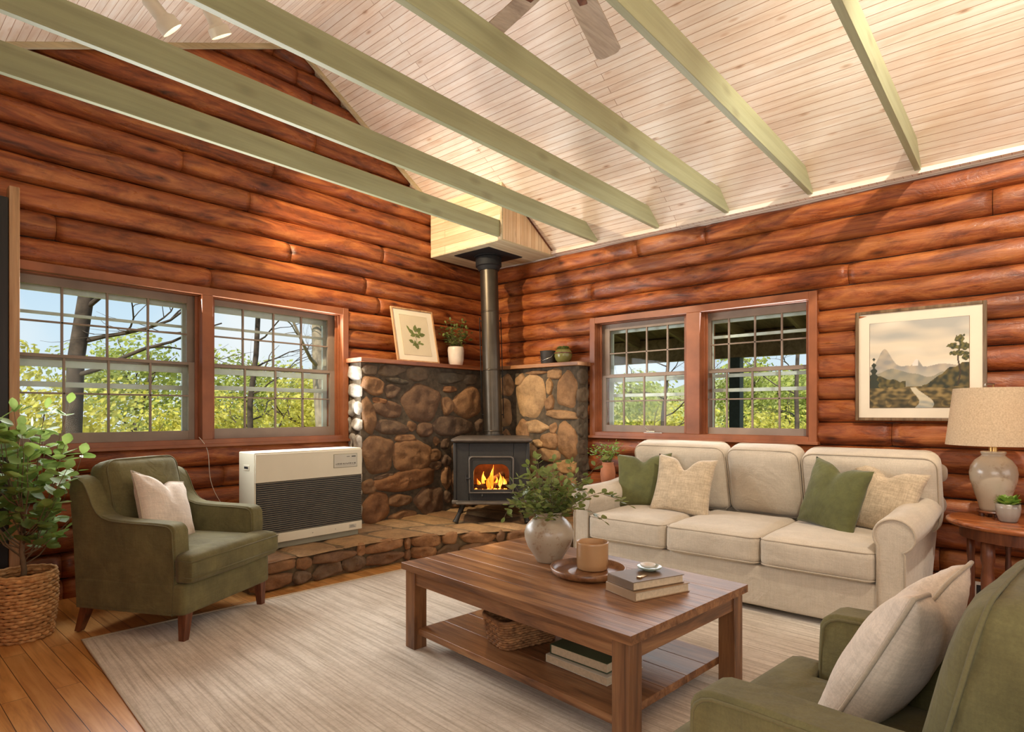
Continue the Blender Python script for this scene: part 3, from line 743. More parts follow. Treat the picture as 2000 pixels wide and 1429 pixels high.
# hearth: low curved platform
HZ = .215
front = [(1.80, 3.86), (2.25, 3.855), (2.7, 3.85), (3.10, 3.80), (3.45, 3.60), (3.75, 3.36), (3.95, 3.12), (4.10, 2.98), (4.85, 2.98)]
t = thing('stone_hearth', (0, 0, 0), 0, 'low fieldstone hearth platform under the wood stove and cream heater', 'hearth')
poly = [(x+.02, y+.03) for x, y in front]+[(4.85, 4.68), (1.83, 4.68)]
mb().prism([(p[0], p[1]) for p in poly], 'z', 0, HZ-.012).build('mortar', M['hearth_mortar'], t)
b = mb(); rs = random.Random(12)
for i in range(len(front)-1):
    p, q = Vector(front[i]+(0,)), Vector(front[i+1]+(0,)); U = (q-p); ln = U.length; U.normalize(); N = Vector((U.y, -U.x, 0))
    stone_rows(b, p+Vector((0, 0, 0))-N*.0, U, (0, 0, 1), N, 0, ln, .0, .115, 1, rs, PAL_H, (.10, .20), .026, .006)
    stone_rows(b, p, U, (0, 0, 1), N, 0, ln, .10, HZ-.003, 1, rs, PAL_H, (.12, .24), .028, .005)
stone_rows(b, (front[0][0]+.02, 0, 0), (0, 1, 0), (0, 0, 1), (-1, 0, 0), 3.87, 4.68, 0, HZ-.01, 2, rs, PAL_L, (.08, .14), .03)
b.build('edge_stones', M['stone'], t, smooth=True)
b = mb()
# flagstones on top: strips following the front
nseg = 7
def along(u):
    tot = [0]
    for i in range(len(front)-1): tot.append(tot[-1]+(Vector(front[i+1])-Vector(front[i])).length)
    d = u*tot[-1]
    for i in range(len(front)-1):
        if d <= tot[i+1]+1e-6:
            k = (d-tot[i])/(tot[i+1]-tot[i]); return Vector(front[i]).lerp(Vector(front[i+1]), k)
    return Vector(front[-1])
cuts = [0, .10, .21, .33, .45, .55, .66, .76, .88, 1]
def back(u): return Vector((1.82+(4.86-1.82)*u, 4.68))
for i in range(len(cuts)-1):
    for r0, r1 in ((0, .42), (.42, 1)):
        u0, u1 = cuts[i]+.002, cuts[i+1]-.002; col = rs.choice(PAL_R); col = tuple(c*.92 for c in col)
        n = 6; vs = []
        for j in range(n+1):
            for k in range(n+1):
                uu = u0+(u1-u0)*j/n; vv = r0+.006+(r1-r0-.012)*k/n
                p = along(uu).lerp(back(uu), vv)
                if r0 == 0 and k == 0: p -= (back(uu)-along(uu)).normalized()*(.025+.012*noise.noise(Vector((p.x*9, p.y*9, 0))))
                e = (j in (0, n) or k in (0, n))
                vs.append((p.x, p.y, HZ-(.016 if e else 0)+.006*noise.noise(Vector((p.x*7, p.y*7, 3)))))
        fs = [(j*(n+1)+k, (j+1)*(n+1)+k, (j+1)*(n+1)+k+1, j*(n+1)+k+1) for j in range(n) for k in range(n)]
        b.col = col; b.add(vs, fs)
b.build('flagstones', M['stone'], t, smooth=True)

# mantel shelves
tag(mb().box((3.06, 4.43, 1.652), (4.86, 4.695, 1.690)).build('mantel_shelf', M['mantel'], bevel=.003), 'brown wooden mantel shelf carrying the botanical print and white pot', 'shelf', 'mantel shelves')
tag(mb().box((4.63, 3.235, 1.652), (4.87, 4.425, 1.688)).build('mantel_shelf', M['mantel_y'], bevel=.003), 'short wooden mantel shelf right of the stovepipe carrying the metal bucket', 'shelf', 'mantel shelves')

# ================================================================== SOFT FURNITURE HELPERS
def grid_cube(N):
    """surface points of a [-1,1] cube, denser to the edges"""
    def w(i): t = -1+2*i/N; return math.copysign(abs(t)**.6, t)
    idx = {}; vs = []; fs = []
    def V(i, j, k):
        if (i, j, k) not in idx: idx[(i, j, k)] = len(vs); vs.append((w(i), w(j), w(k)))
        return idx[(i, j, k)]
    for i in range(N):
        for j in range(N):
            for k in (0, N):
                fs.append((V(i, j, k), V(i+1, j, k), V(i+1, j+1, k), V(i, j+1, k)))
                fs.append((V(i, k, j), V(i+1, k, j), V(i+1, k, j+1), V(i, k, j+1)))
                fs.append((V(k, i, j), V(k, i+1, j), V(k, i+1, j+1), V(k, i, j+1)))
    return vs, fs
GC = grid_cube(14)
def soft_pts(sx, sy, sz, r, puff=0.0, side=0.0, wob=0.004, seed=0):
    out = []; h = Vector((sx/2, sy/2, sz/2)); rr = min(r, sx/2-.001, sy/2-.001, sz/2-.001)
    for p in GC[0]:
        q = Vector((p[0]*h.x, p[1]*h.y, p[2]*h.z))
        i = Vector((max(-(h.x-rr), min(h.x-rr, q.x)), max(-(h.y-rr), min(h.y-rr, q.y)), max(-(h.z-rr), min(h.z-rr, q.z))))
        d = q-i
        if d.length > 1e-7:
            q = i+d.normalized()*rr
        u, v, w = p
        q.z += (1 if q.z > 0 else -1)*puff*max(0, 1-abs(u)**2.4)*max(0, 1-abs(v)**2.4)*(abs(q.z)/h.z)
        q.x += (u)*side*max(0, 1-v*v)*max(0, 1-w*w); q.y += v*side*max(0, 1-u*u)*max(0, 1-w*w)
        q += Vector((noise.noise(q*5+Vector((seed, 0, 0))), noise.noise(q*5+Vector((0, seed, 9))), noise.noise(q*6+Vector((3, 0, seed)))))*wob
        out.append(q)
    return out
def soft(b, size, c, r=.03, puff=0.0, side=0.0, rot=None, wob=.004, seed=0):
    Mx = Matrix.Translation(c) @ (rot.to_4x4() if rot else Matrix())
    b.add([Mx @ p for p in soft_pts(*size, r, puff, side, wob, seed)], GC[1]); return b
def rrect(a, c, r, n=5):
    pts = []
    for cx, cy, s in ((a-r, c-r, 0), (-(a-r), c-r, 90), (-(a-r), -(c-r), 180), (a-r, -(c-r), 270)):
        for i in range(n+1):
            t = R(s+90*i/n); pts.append((cx+r*math.cos(t), cy+r*math.sin(t)))
    return pts
def cushion(name, parent, size, c, mat, pmat, r=.035, puff=.02, side=.006, rot=None, seed=0, pr=.0045):
    o = soft(mb(), size, c, r, puff, side, rot, .005, seed).build(name, mat, parent, smooth=True)
    b = mb(); Mx = Matrix.Translation(c) @ (rot.to_4x4() if rot else Matrix())
    for sg in (1, -1):
        pts = [Mx @ Vector((x, y, sg*(size[2]/2-r*.42))) for x, y in rrect(size[0]/2-r*.12+side*.4, size[1]/2-r*.12+side*.4, r*1.2)]
        b.tube(pts, pr, 6, closed=True)
    b.build('piping', pmat, o, smooth=True)
    return o
def pillow(loc, size, T, rot, mat, label, group=None, chop=0.0, piping=None, seed=0, ears=.10):
    """square scatter pillow: local x across, z up, thickness along y; rests on its lower edge"""
    n = 26; vs = []; fs = []
    s = size/2
    def outline(u, v):
        x = s*u*(1-ears*(1-v*v)); z = s*v*(1-ears*(1-u*u))
        if v > 0: z -= chop*math.exp(-(u/.24)**2)*v**2.2
        return x, z
    for side in (-1, 1):
        for i in range(n+1):
            for j in range(n+1):
                u, v = -1+2*i/n, -1+2*j/n
                x, z = outline(u, v)
                k = max(0, (1-u**2)*(1-v**2))**.42
                y = side*T/2*k
                if chop and v > 0: y *= 1-.30*math.exp(-(u/.16)**2)*v
                y += noise.noise(Vector((x*9+seed, z*9, side*3)))*.007*k
                y += .006*k*math.sin(11*(abs(u)-abs(v))+seed)*max(0, abs(u)+abs(v)-1.05)*3
                vs.append((x, y, z+s*(1-ears*.5)))
        o = (n+1)*(n+1)*(0 if side < 0 else 1)
        for i in range(n):
            for j in range(n):
                a = o+i*(n+1)+j; fs.append((a, a+1, a+n+2, a+n+1))
    b = mb(); b.add(vs, fs)
    ob = b.build('throw_pillow', mat, smooth=True)
    bm = bmesh.new(); bm.from_mesh(ob.data); bmesh.ops.remove_doubles(bm, verts=bm.verts, dist=.0008); bmesh.ops.recalc_face_normals(bm, faces=bm.faces); bm.to_mesh(ob.data); bm.free()
    ob.location = loc; ob.rotation_euler = rot
    tag(ob, label, 'pillow', group)
    if piping:
        per = [(-1+2*i/16, -1) for i in range(16)]+[(1, -1+2*i/16) for i in range(16)]+[(1-2*i/16, 1) for i in range(16)]+[(-1, 1-2*i/16) for i in range(16)]
        pts = []
        for u, v in per:
            x, z = outline(u, v); pts.append((x*1.005, 0, z+s*(1-ears*.5)))
        mb().tube(pts, .005, 6, closed=True).build('piping', piping, ob, smooth=True)
    return ob

# ------------------------------------------------------------------ rug
t = thing('area_rug', (.87, 3.765, 0), R(-4), 'large cream patterned area rug under the coffee table and armchairs', 'rug')
b = mb(); n = 40; W_, D_ = 3.45, 4.1
vs = []; fs = []
for i in range(n+1):
    for j in range(n+1):
        x, y = W_*i/n, -D_*j/n; e = i in (0, n) or j in (0, n)
        vs.append((x, y, (.004 if e else .0125)+.0012*noise.noise(Vector((x*6, y*6, 0)))))
for i in range(n):
    for j in range(n): fs.append((i*(n+1)+j, (i+1)*(n+1)+j, (i+1)*(n+1)+j+1, i*(n+1)+j+1))
b.add(vs, fs); b.build('pile', M['rug'], t, smooth=True)
mb().tube([(0, 0, .006), (W_, 0, .006), (W_, -D_, .006), (0, -D_, .006)], .006, 6, closed=True).build('binding', fabric('rug binding', srgb(196, 178, 148)), t, smooth=True)

# ------------------------------------------------------------------ sofa (back to the right wall, facing -x)
S0, S1 = .624, 2.436      # inside faces of the arms
t = thing('sofa', (4.2, 1.53, .012), 0, 'three-seat oatmeal linen sofa with rolled arms below the right-hand windows', 'sofa')
ox, oy = -4.2, -1.53
def L_(x, y, z): return (x+ox, y+oy, z)
fx = 3.635
b = mb(); soft(b, (.94, S1-S0+.20, .25), L_(fx+.47, 1.53, .16), .02, wob=.002); b.build('base', M['sofa'], t, smooth=True)
b = mb(); soft(b, (.20, S1-S0+.22, .80), L_(4.66, 1.53, .45), .06, wob=.004); b.build('back_frame', M['sofa'], t, smooth=True)
def arm(yi, sg, nm):
    """rolled arm: profile in (y,z), outward = sg"""
    prof = [(0, .03), (0, .50)]
    cx_, cz_, r_ = .078, .555, .092
    for a in range(200, -75, -12): prof.append((cx_+r_*math.cos(R(a))*1.05, cz_+r_*math.sin(R(a))))
    prof += [(.128, .46), (.126, .03)]
    b = mb(); xs = [fx-.01, fx+.004, fx+.1, fx+.3, fx+.5, fx+.7, fx+.9, fx+1.03]; n = len(prof); vs = []
    for i, x in enumerate(xs):
        k = 1.0 if 0 < i < len(xs)-1 else .965
        up = .055*max(0, min(1, (x-fx-.45)/.5))
        for a, z in prof:
            ac = .065+(a-.065)*k; zz = .33+(z-.33)*k if z > .3 else z
            if z > .45: zz += up; ac += .035*max(0, (x-fx)/1.0)*(1 if a > .1 else 0)
            vs.append(L_(x, yi+sg*ac, zz))
    fs = []
    for i in range(len(xs)-1):
        for j in range(n): fs.append((i*n+j, i*n+(j+1) % n, (i+1)*n+(j+1) % n, (i+1)*n+j))
    fs.append(tuple(range(n))); fs.append(tuple(range((len(xs)-1)*n, len(xs)*n))[::-1])
    b.add(vs, fs); o = b.build(nm, M['sofa'], t, smooth=True, bevel=.004)
    p = [L_(fx-.012, yi+sg*(.065+(a-.065)*.965), (.33+(z-.33)*.965 if z > .3 else z)) for a, z in prof]
    mb().tube(p, .0055, 6).build('piping', M['sofa_pipe'], o, smooth=True)
    mb().tube([L_(x, yi+sg*.13, .47) for x in (fx+.01, fx+.4, fx+1.0)], .004, 6).build('piping', M['sofa_pipe'], o, smooth=True)
arm(S0, -1, 'arm'); arm(S1, 1, 'arm')
w = (S1-S0)/3
for i in range(3):
    cushion('seat_cushion', t, (.80, w-.006, .185), L_(fx+.37, S0+w*(i+.5), .37), M['sofa'], M['sofa_pipe'], .045, .022, .008, seed=i*3)
lean = Matrix.Rotation(R(14), 3, 'Y')
for i, (y0, y1, zt) in enumerate(((.43, 1.195, .945), (1.205, 1.71, .955), (1.72, 2.47, .96))):
    zb = .67 if False else .47
    h = zt-.455
    # local z is the cushion thickness: stand it upright, leaning back
    rot = Matrix.Rotation(R(90-16), 3, 'Y')
    cushion('back_cushion', t, (h, y1-y0, .19), L_(4.47, (y0+y1)/2, .455+h/2), M['sofa'], M['sofa_pipe'], .06, .03, .01, rot=rot, seed=20+i)
b = mb(); soft(b, (.10, .09, .12), L_(4.70, .462, .80), .044); b.build('back_corner_roll', M['sofa'], t, smooth=True)
for x in (fx+.07, 4.68):
    for y in (.56, 2.5): mb().lathe([(0, .045), (.024, .045), (.02, 0), (0, 0)], 12, L_(x, y, 0)).build('foot', M['walnut'], t, smooth='auto')

# ------------------------------------------------------------------ armchairs
def armchair(loc, rz, label, group, by=.262, bt=.16, bz=.675):
    t = thing('armchair', loc, rz, label, 'armchair', group)
    W2, D2 = .348, .375
    # base
    b = mb(); soft(b, (.70, .70, .17), (0, 0, .225), .02, wob=.002); b.build('seat_base', M['green'], t, smooth=True)
    # arms: profile in (y,z): front rounded, sweeping up to the back
    for sg in (-1, 1):
        prof = [(-.285, .14), (-.300, .30), (-.300, .575), (-.285, .605), (-.25, .618), (.02, .622), (.15, .632), (.22, .68), (.262, .78), (.30, .84), (.385, .855), (.37, .5), (.35, .14)]
        sm = []
        for i in range(1, 11):
            p, q, r = prof[i-1], prof[i], prof[i+1]
            sm += [(q[0]*.75+p[0]*.25, q[1]*.75+p[1]*.25), (q[0]*.75+r[0]*.25, q[1]*.75+r[1]*.25)]
        prof = [prof[0]]+sm+prof[11:]
        b = mb(); n = len(prof); vs = []
        xs = [sg*(W2-.105), sg*(W2-.095), sg*(W2-.05), sg*(W2-.01), sg*W2]
        for i, x in enumerate(xs):
            ins = .012 if i in (0, len(xs)-1) else 0
            for y, z in prof:
                yy = y+(ins if y < 0 else -ins*.5); zz = z-(ins if z > .5 else 0)
                vs.append((x+(0.012*sg if z > .5 else 0), yy, zz))
        fs = []
        for i in range(len(xs)-1):
            for j in range(n): fs.append((i*n+j, i*n+(j+1) % n, (i+1)*n+(j+1) % n, (i+1)*n+j))
        fs.append(tuple(range(n))); fs.append(tuple(range((len(xs)-1)*n, len(xs)*n))[::-1])
        b.add(vs, fs); o = b.build('arm', M['green'], t, smooth=True, bevel=.008, bseg=3)
        for k in (0, 4):
            ins = .010
            mb().tube([(xs[k]+(0.012*sg if z > .5 else 0), y+(ins if y < 0 else -ins*.5), z-(ins if z > .5 else 0)) for y, z in prof[:21]], .0038, 6).build('piping', M['green_pipe'], o, smooth=True)
    rot = Matrix.Rotation(R(-7), 3, 'X')
    b = mb(); soft(b, (.62, .10, .66), (0, .350, .50), .035, rot=rot); b.build('back_frame', M['green'], t, smooth=True)
    # T-shaped seat cushion
    pf = []
    for x, y in ((-.245, .26), (-.245, -.285), (-.365, -.30), (-.372, -.40), (.372, -.40), (.365, -.30), (.245, -.285), (.245, .26)): pf.append((x, y))
    b = mb(); n = 24; z0, z1 = .315, .455
    # build as grid, following the T outline
    vs = []; fs = []
    def halfw(y): return .356 if y < -.30 else .243
    ys = [-.405, -.395, -.37, -.33, -.305, -.295, -.25, -.15, -.05, .05, .15, .22, .255, .265]
    us = [-1, -.985, -.95, -.85, -.65, -.4, -.15, .15, .4, .65, .85, .95, .985, 1]
    def lay(zs, flip):
        base = len(vs)
        for y in ys:
            for u in us:
                hw = halfw(y); x = u*hw
                ey = max(0, 1-((y+.07)/.335)**2); ex = 1-u*u
                edge = min(1, min((1-abs(u))*hw, y+.405, .265-y)/.03); edge = max(0, edge)
                hgt = (.040+.030*math.sqrt(max(0, 1-(1-edge)**2)))+.022*(ey*ex)**.5
                vs.append((x, y, .385+zs*hgt+.003*noise.noise(Vector((x*7, y*7, zs)))))
        m = len(us)
        for i in range(len(ys)-1):
            for j in range(m-1):
                a = base+i*m+j; fs.append((a, a+1, a+m+1, a+m))
        return base
    ba = lay(1, 0); bb = lay(-1, 1); m = len(us)
    rim = [j for j in range(m)]+[i*m+m-1 for i in range(1, len(ys))]+[(len(ys)-1)*m+j for j in range(m-2, -1, -1)]+[i*m for i in range(len(ys)-2, 0, -1)]
    for q in range(len(rim)): a, c = rim[q], rim[(q+1) % len(rim)]; fs.append((ba+a, ba+c, bb+c, bb+a))
    b.add(vs, fs); o = b.build('seat_cushion', M['green'], t, smooth=True)
    T = [(-.24, .262), (-.24, -.292), (-.352, -.300), (-.358, -.405), (.358, -.405), (.352, -.300), (.24, -.292), (.24, .262)]
    pb = mb()
    for zz in (.428, .345): pb.tube([(x, y, zz) for x, y in T], .0042, 6, closed=True)
    pb.build('piping', M['green_pipe'], o, smooth=True)
    # back cushion
    rot = Matrix.Rotation(R(90-13), 3, 'X')
    cushion('back_cushion', t, (.50, .50, bt), (0, by, bz), M['green'], M['green_pipe'], .055, .028, .008, rot=rot, seed=33, pr=.004)
    for sx, sy in ((-1, -1), (1, -1), (-1, 1), (1, 1)):
        b = mb(); x, y = sx*.30, sy*.315
        sl = .05 if sy > 0 else 0.0
        q0, q1 = .026, .017
        b.add([(x-q0, y-q0, .15), (x+q0, y-q0, .15), (x+q0, y+q0, .15), (x-q0, y+q0, .15),
               (x-q1+sx*.012, y-q1+sl, 0), (x+q1+sx*.012, y-q1+sl, 0), (x+q1+sx*.012, y+q1+sl, 0), (x-q1+sx*.012, y+q1+sl, 0)],
              [(0, 1, 2, 3), (7, 6, 5, 4), (0, 4, 5, 1), (1, 5, 6, 2), (2, 6, 7, 3), (3, 7, 4, 0)])
        b.build('leg', M['walnut'], t, bevel=.002)
    return t
ch1 = armchair((1.345, 3.765, .006), R(27.5), 'moss green armchair between the basket plant and the cream heater', 'moss green armchairs')
ch2 = armchair((1.455, .158, .012), R(173.4), 'moss green armchair in the near right corner, partly out of frame', 'moss green armchairs', .165, .24, .58)
pillow((1.285, 3.715, .46), .42, .15, (R(-24), R(15), R(25.4+6)), M['pillow_cream'], 'cream linen pillow on the armchair beside the heater', chop=.045, piping=M['sofa_pipe'], seed=2)
ch2.scale = (1.06, 1.06, 1.06)
pillow((1.665, .345, .44), .45, .16, (R(-27), R(0), R(172)), M['pillow_cream'], 'large cream piped pillow on the near right green armchair', chop=.05, piping=M['sofa_pipe'], seed=5)
# sofa scatter pillows (backs towards +x)
pillow((4.12, 2.27, .47), .44, .15, (R(-17), R(-3), R(-90+14)), M['pillow_green'], 'green velvet pillow at the left end of the sofa, tucked behind a beige pillow', 'sofa pillows', chop=.05, seed=1)
pillow((4.02, 1.93, .475), .44, .15, (R(-20), R(4), R(-90+8)), M['pillow_beige'], 'woven beige pillow in front of the left green pillow on the sofa', 'sofa pillows', chop=.09, seed=3)
pillow((4.07, .99, .475), .44, .15, (R(-14), R(8), R(-90-32)), M['pillow_green'], 'green velvet pillow at the right end of the sofa, in front of a beige pillow', 'sofa pillows', chop=.04, seed=7)
pillow((4.19, .75, .475), .43, .15, (R(-20), R(8), R(-90-14)), M['pillow_beige'], 'woven beige pillow against the right arm of the sofa', 'sofa pillows', chop=.05, seed=9)

# ------------------------------------------------------------------ coffee table
TZ = .44; TR = R(-5)
t = thing('coffee_table', (2.295, 1.69, .0125), TR, 'large rectangular brown wooden coffee table with a lower shelf', 'coffee table')
LX, LY = .445, .70
b = mb(); rs = random.Random(3); n = 6
for i in range(n):
    x0, x1 = -LX+2*LX*i/n, -LX+2*LX*(i+1)/n
    k = rs.uniform(.9, 1.1); b.col = (k, k, k); b.box((x0+.0008, -LY, TZ-.046), (x1-.0008, LY, TZ-.0125))
b.build('tabletop', M['table'], t, bevel=.0008, bseg=1)
LGX, LGY, q = LX-.055, LY-.055, .038
for sx in (-1, 1):
    for sy in (-1, 1):
        k = rs.uniform(.88, 1.05); b = mb(); b.col = (k, k, k)
        b.box((sx*LGX-q, sy*LGY-q, 0), (sx*LGX+q, sy*LGY+q, TZ-.046)).build('leg', M['table_z'], t, bevel=.003)
for sx in (-1, 1): mb().box((sx*(LGX+.018)-.012, -LGY+q, TZ-.115), (sx*(LGX+.018)+.012, LGY-q, TZ-.046)).build('apron', M['table'], t, bevel=.002)
for sy in (-1, 1): mb().box((-LGX+q, sy*(LGY+.018)-.012, TZ-.115), (LGX-q, sy*(LGY+.018)+.012, TZ-.046)).build('apron', M['table_x'], t, bevel=.002)
SZ = .118
b = mb()
for i in range(5):
    x0, x1 = -LGX-.015+2*(LGX+.015)*i/5, -LGX-.015+2*(LGX+.015)*(i+1)/5
    k = rs.uniform(.82, 1.05); b.col = (k, k, k); b.box((x0+.001, -LGY+q, SZ-.045), (x1-.001, LGY-q, SZ-.0125))
b.build('lower_shelf', M['table'], t, bevel=.002)
TZ_ = TZ; SZ_ = SZ

# vase
vz = TZ+.001
t = thing('vase', (2.427, 1.873, vz), 0, 'round speckled cream stoneware vase on the coffee table', 'vase')
prof = [(0, 0), (.062, 0), (.066, .006), (.078, .03), (.108, .075), (.124, .12), (.126, .15), (.115, .185), (.088, .215), (.071, .228), (.067, .238), (.070, .248), (.078, .254), (.074, .256), (.060, .246), (.058, .22), (.08, .20), (.09, .1), (.05, .02), (0, .015)]
mb().lathe(prof, 48).build('body', M['vase'], t, smooth=True)
# tray
t = thing('serving_tray', (2.355, 1.585, vz), 0, 'round brown wooden tray holding the tan stoneware crock', 'tray')
mb().lathe([(0, 0), (.155, 0), (.172, .012), (.178, .034), (.170, .036), (.160, .016), (.145, .011), (.10, .010), (.095, .012), (.09, .010), (0, .010)], 48).build('dish', M['table_x'], t, smooth=True)
# crock
t = thing('stoneware_crock', (2.395, 1.62, vz+.0115), 0, 'tan stoneware crock standing in the wooden tray', 'crock')
t.location = (2.412, 1.598, vz+.0115)
mb().lathe([(0, 0), (.068, 0), (.074, .006), (.0755, .03), (.076, .12), (.0775, .128), (.074, .131), (.070, .127), (.069, .075), (0, .073)], 40).build('body', M['crock'], t, smooth=True)
mb().lathe([(0, .1035), (.0685, .1035), (.0685, .1015), (0, .1015)], 32).build('wax', M['crock_in'], t, smooth='auto')
# books on top
def book(loc, rz, w, d, h, cover, label, group, parent_gap=0):
    """w along local x (spine side -x), d along local y"""
    t = thing('book', loc, rz, label, 'book', group)
    c = mb(); th = .0028
    c.box((-w/2, -d/2, 0), (w/2, d/2, th)); c.box((-w/2, -d/2, h-th), (w/2, d/2, h)); c.box((-w/2, -d/2, th), (-w/2+th, d/2, h-th))
    c.build('cover', cover, t, bevel=.0008)
    mb().box((-w/2+th, -d/2+.005, th), (w/2-.005, d/2-.005, h-th)).build('pages', M['paper'], t)
    return t
ba = math.atan2(-.125, .349)
cv = plain('worn olive brown cover', srgb(108, 84, 58), 0.5, 0, 6, 0.14); cv2 = plain('tan cover', srgb(150, 120, 86), 0.5, 0, 6, 0.1)
# corner near (2.169,1.156): short side 0.18, long side .34
U = Vector((.941, -.337)); Vv = Vector((.337, .941))
cb = Vector((2.127, 1.204))+U*.15+Vv*.095
book((cb.x, cb.y, vz), ba, .30, .19, .037, cv2, 'tan book at the bottom of the small stack on the tabletop', 'books on the coffee table')
cb2 = cb+U*-.008+Vv*.004
book((cb2.x, cb2.y, vz+.038), ba+R(-1.5), .275, .172, .035, cv, 'brown book on top of the small stack, under the pale green dish', 'books on the coffee table')
t = thing('glazed_dish', (cb2.x+.055, cb2.y+.012, vz+.074), 0, 'small pale green glazed dish on the books', 'dish')
mb().lathe([(0, 0), (.026, 0), (.030, .003), (.050, .012), (.054, .019), (.051, .019), (.03, .008), (0, .006)], 28).build('bowl', M['celadon'], t, smooth=True)
mb().lathe([(0, .006), (.018, .007), (.030, .013), (.034, .022), (.030, .022), (.016, .013), (0, .012)], 24, (-.006, .004, .006)).build('inner_cup', M['plate'], t, smooth=True)
t = thing('bookmark_clip', (cb2.x-.060, cb2.y-.015, vz+.0735), ba+R(20), 'small brass clip lying beside the pale green dish', 'clip')
mb().box((-.03, -.009, 0), (.03, .009, .003)).box((-.03, -.009, .003), (-.012, .009, .006)).build('plate', M['brass'], t, bevel=.0008)
# shelf books
gcov = plain('dark green cover', srgb(66, 78, 50), 0.5, 0, 6, 0.1); wc = plain('pale cover', srgb(206, 196, 172), 0.5, 0, 6, 0.06)
sx0 = Vector((2.02, 1.27)); U = Vector((.087, .996)); V2 = Vector((.996, -.087))
c1 = sx0+U*.165+V2*.125
book((c1.x, c1.y, SZ+.001), R(-95), .33, .25, .034, wc, 'pale book under the green book on the lower shelf', 'books on the lower shelf')
book((c1.x+.012, c1.y+.005, SZ+.036), R(-93), .30, .235, .042, gcov, 'dark green book on top of the pale book on the lower shelf', 'books on the lower shelf')

# ------------------------------------------------------------------ woven baskets
def weave(b, outline, h, rows, cols, taper, rr, jit=.0, thick=.006, rng=None):
    """rows of over-under strands round an outline(t)->(x,y)"""
    for k in range(rows):
        z = h*(k+.5)/rows; s = taper(z/h); kk = rng.uniform(.8, 1.1); n = cols*4; pts = []; rad = []
        for i in range(n):
            a = i/n; x, y = outline(a); ph = math.pi*(i/2.0)+math.pi*(k % 2)
            o = math.sin(ph+math.pi/4)*thick
            l = math.hypot(x, y); pts.append((x*s*(1+o/l), y*s*(1+o/l), z+rng.uniform(-jit, jit))); rad.append(rr*rng.uniform(.85, 1.12))
        n0 = len(b.v); b.col = (kk, kk*.97, kk*.93); b.tube(pts, rad, 5, closed=True)
        for i in range(n):
            q = rng.uniform(.78, 1.18)
            for j in range(5): c = b.c[n0+i*5+j]; b.c[n0+i*5+j] = (c[0]*q, c[1]*q, c[2]*q)
    return b
rg = random.Random(4)
PX, PY = .679, 4.08
t = thing('planter_basket', (PX, PY, 0), 0, 'round seagrass basket planter on the floor at the far left', 'basket')
circ = lambda r: (lambda a: (r*math.cos(2*math.pi*a), r*math.sin(2*math.pi*a)))
b = weave(mb(), circ(.143), .335, 19, 17, lambda q: .86+.16*min(1, q*1.6)-.02*q, .0105, .002, .0075, rg)
b.build('woven_wall', M['wicker'], t, smooth=True)
b = mb()
for k, dz in ((0, 0), (1, .012)):
    b.tube([(.144*math.cos(2*math.pi*i/60), .144*math.sin(2*math.pi*i/60), .335+dz+.002*math.sin(i*1.9)) for i in range(60)], .0085, 6, closed=True)
b.build('rim', M['wicker'], t, smooth=True)
mb().lathe([(0, .26), (.08, .268), (.13, .262), (.13, .25), (0, .25)], 28).build('soil', M['soil'], t, smooth=True)
mb().lathe([(0, .004), (.11, .004), (.132, .3), (.127, .3), (.10, .01), (0, .01)], 28).build('liner', M['soil'], t, smooth='auto')

t = thing('wicker_basket', (2.17, 1.84, SZ+.002), R(-18), 'rectangular brown wicker basket on the coffee table lower shelf', 'basket')
def rro(a):
    p = rrect(.165, .105, .045, 6); n = len(p)
    # arclength parameter
    L = [0]
    for i in range(n): L.append(L[-1]+math.dist(p[i], p[(i+1) % n]))
    d = a*L[-1]
    for i in range(n):
        if d <= L[i+1]: k = (d-L[i])/(L[i+1]-L[i]); return (p[i][0]+(p[(i+1) % n][0]-p[i][0])*k, p[i][1]+(p[(i+1) % n][1]-p[i][1])*k)
    return p[0]
weave(mb(), rro, .128, 11, 26, lambda q: .86+.14*q, .0068, .001, .004, rg).build('woven_wall', M['wicker_dark'], t, smooth=True)
b = mb(); b.col = (.75, .7, .65); b.tube([(*rro(i/60), .130) for i in range(60)], .0085, 6, closed=True); b.build('rim', M['wicker_dark'], t, smooth=True)
b = mb(); b.add([(*[v*.86 for v in rro(i/40)], .004) for i in range(40)], [tuple(range(40))]); b.build('base', M['wicker_dark'], t)
t = thing('dark_bottle', (2.165, 1.845, SZ+.045), R(40), 'dark glossy round-ended bottle lying in the wicker basket', 'bottle')
b = mb(); b.M = Matrix.Rotation(R(90), 4, 'Y'); b.lathe([(0, -.09), (.03, -.09), (.036, -.08), (.036, .03), (.028, .05), (.012, .065), (.012, .095), (0, .095)], 24); b.build('body', plain('dark bottle glass', srgb(20, 18, 16), .12), t, smooth=True)
t = thing('charcoal_ball', (2.235, 1.80, SZ+.048), 0, 'dark rounded stone lying in the wicker basket behind the bottle', 'stone')
mb().lathe([(0, -.036), (.02, -.03), (.034, -.012), (.036, .006), (.024, .03), (0, .036)], 20).build('body', M['iron'], t, smooth=True)

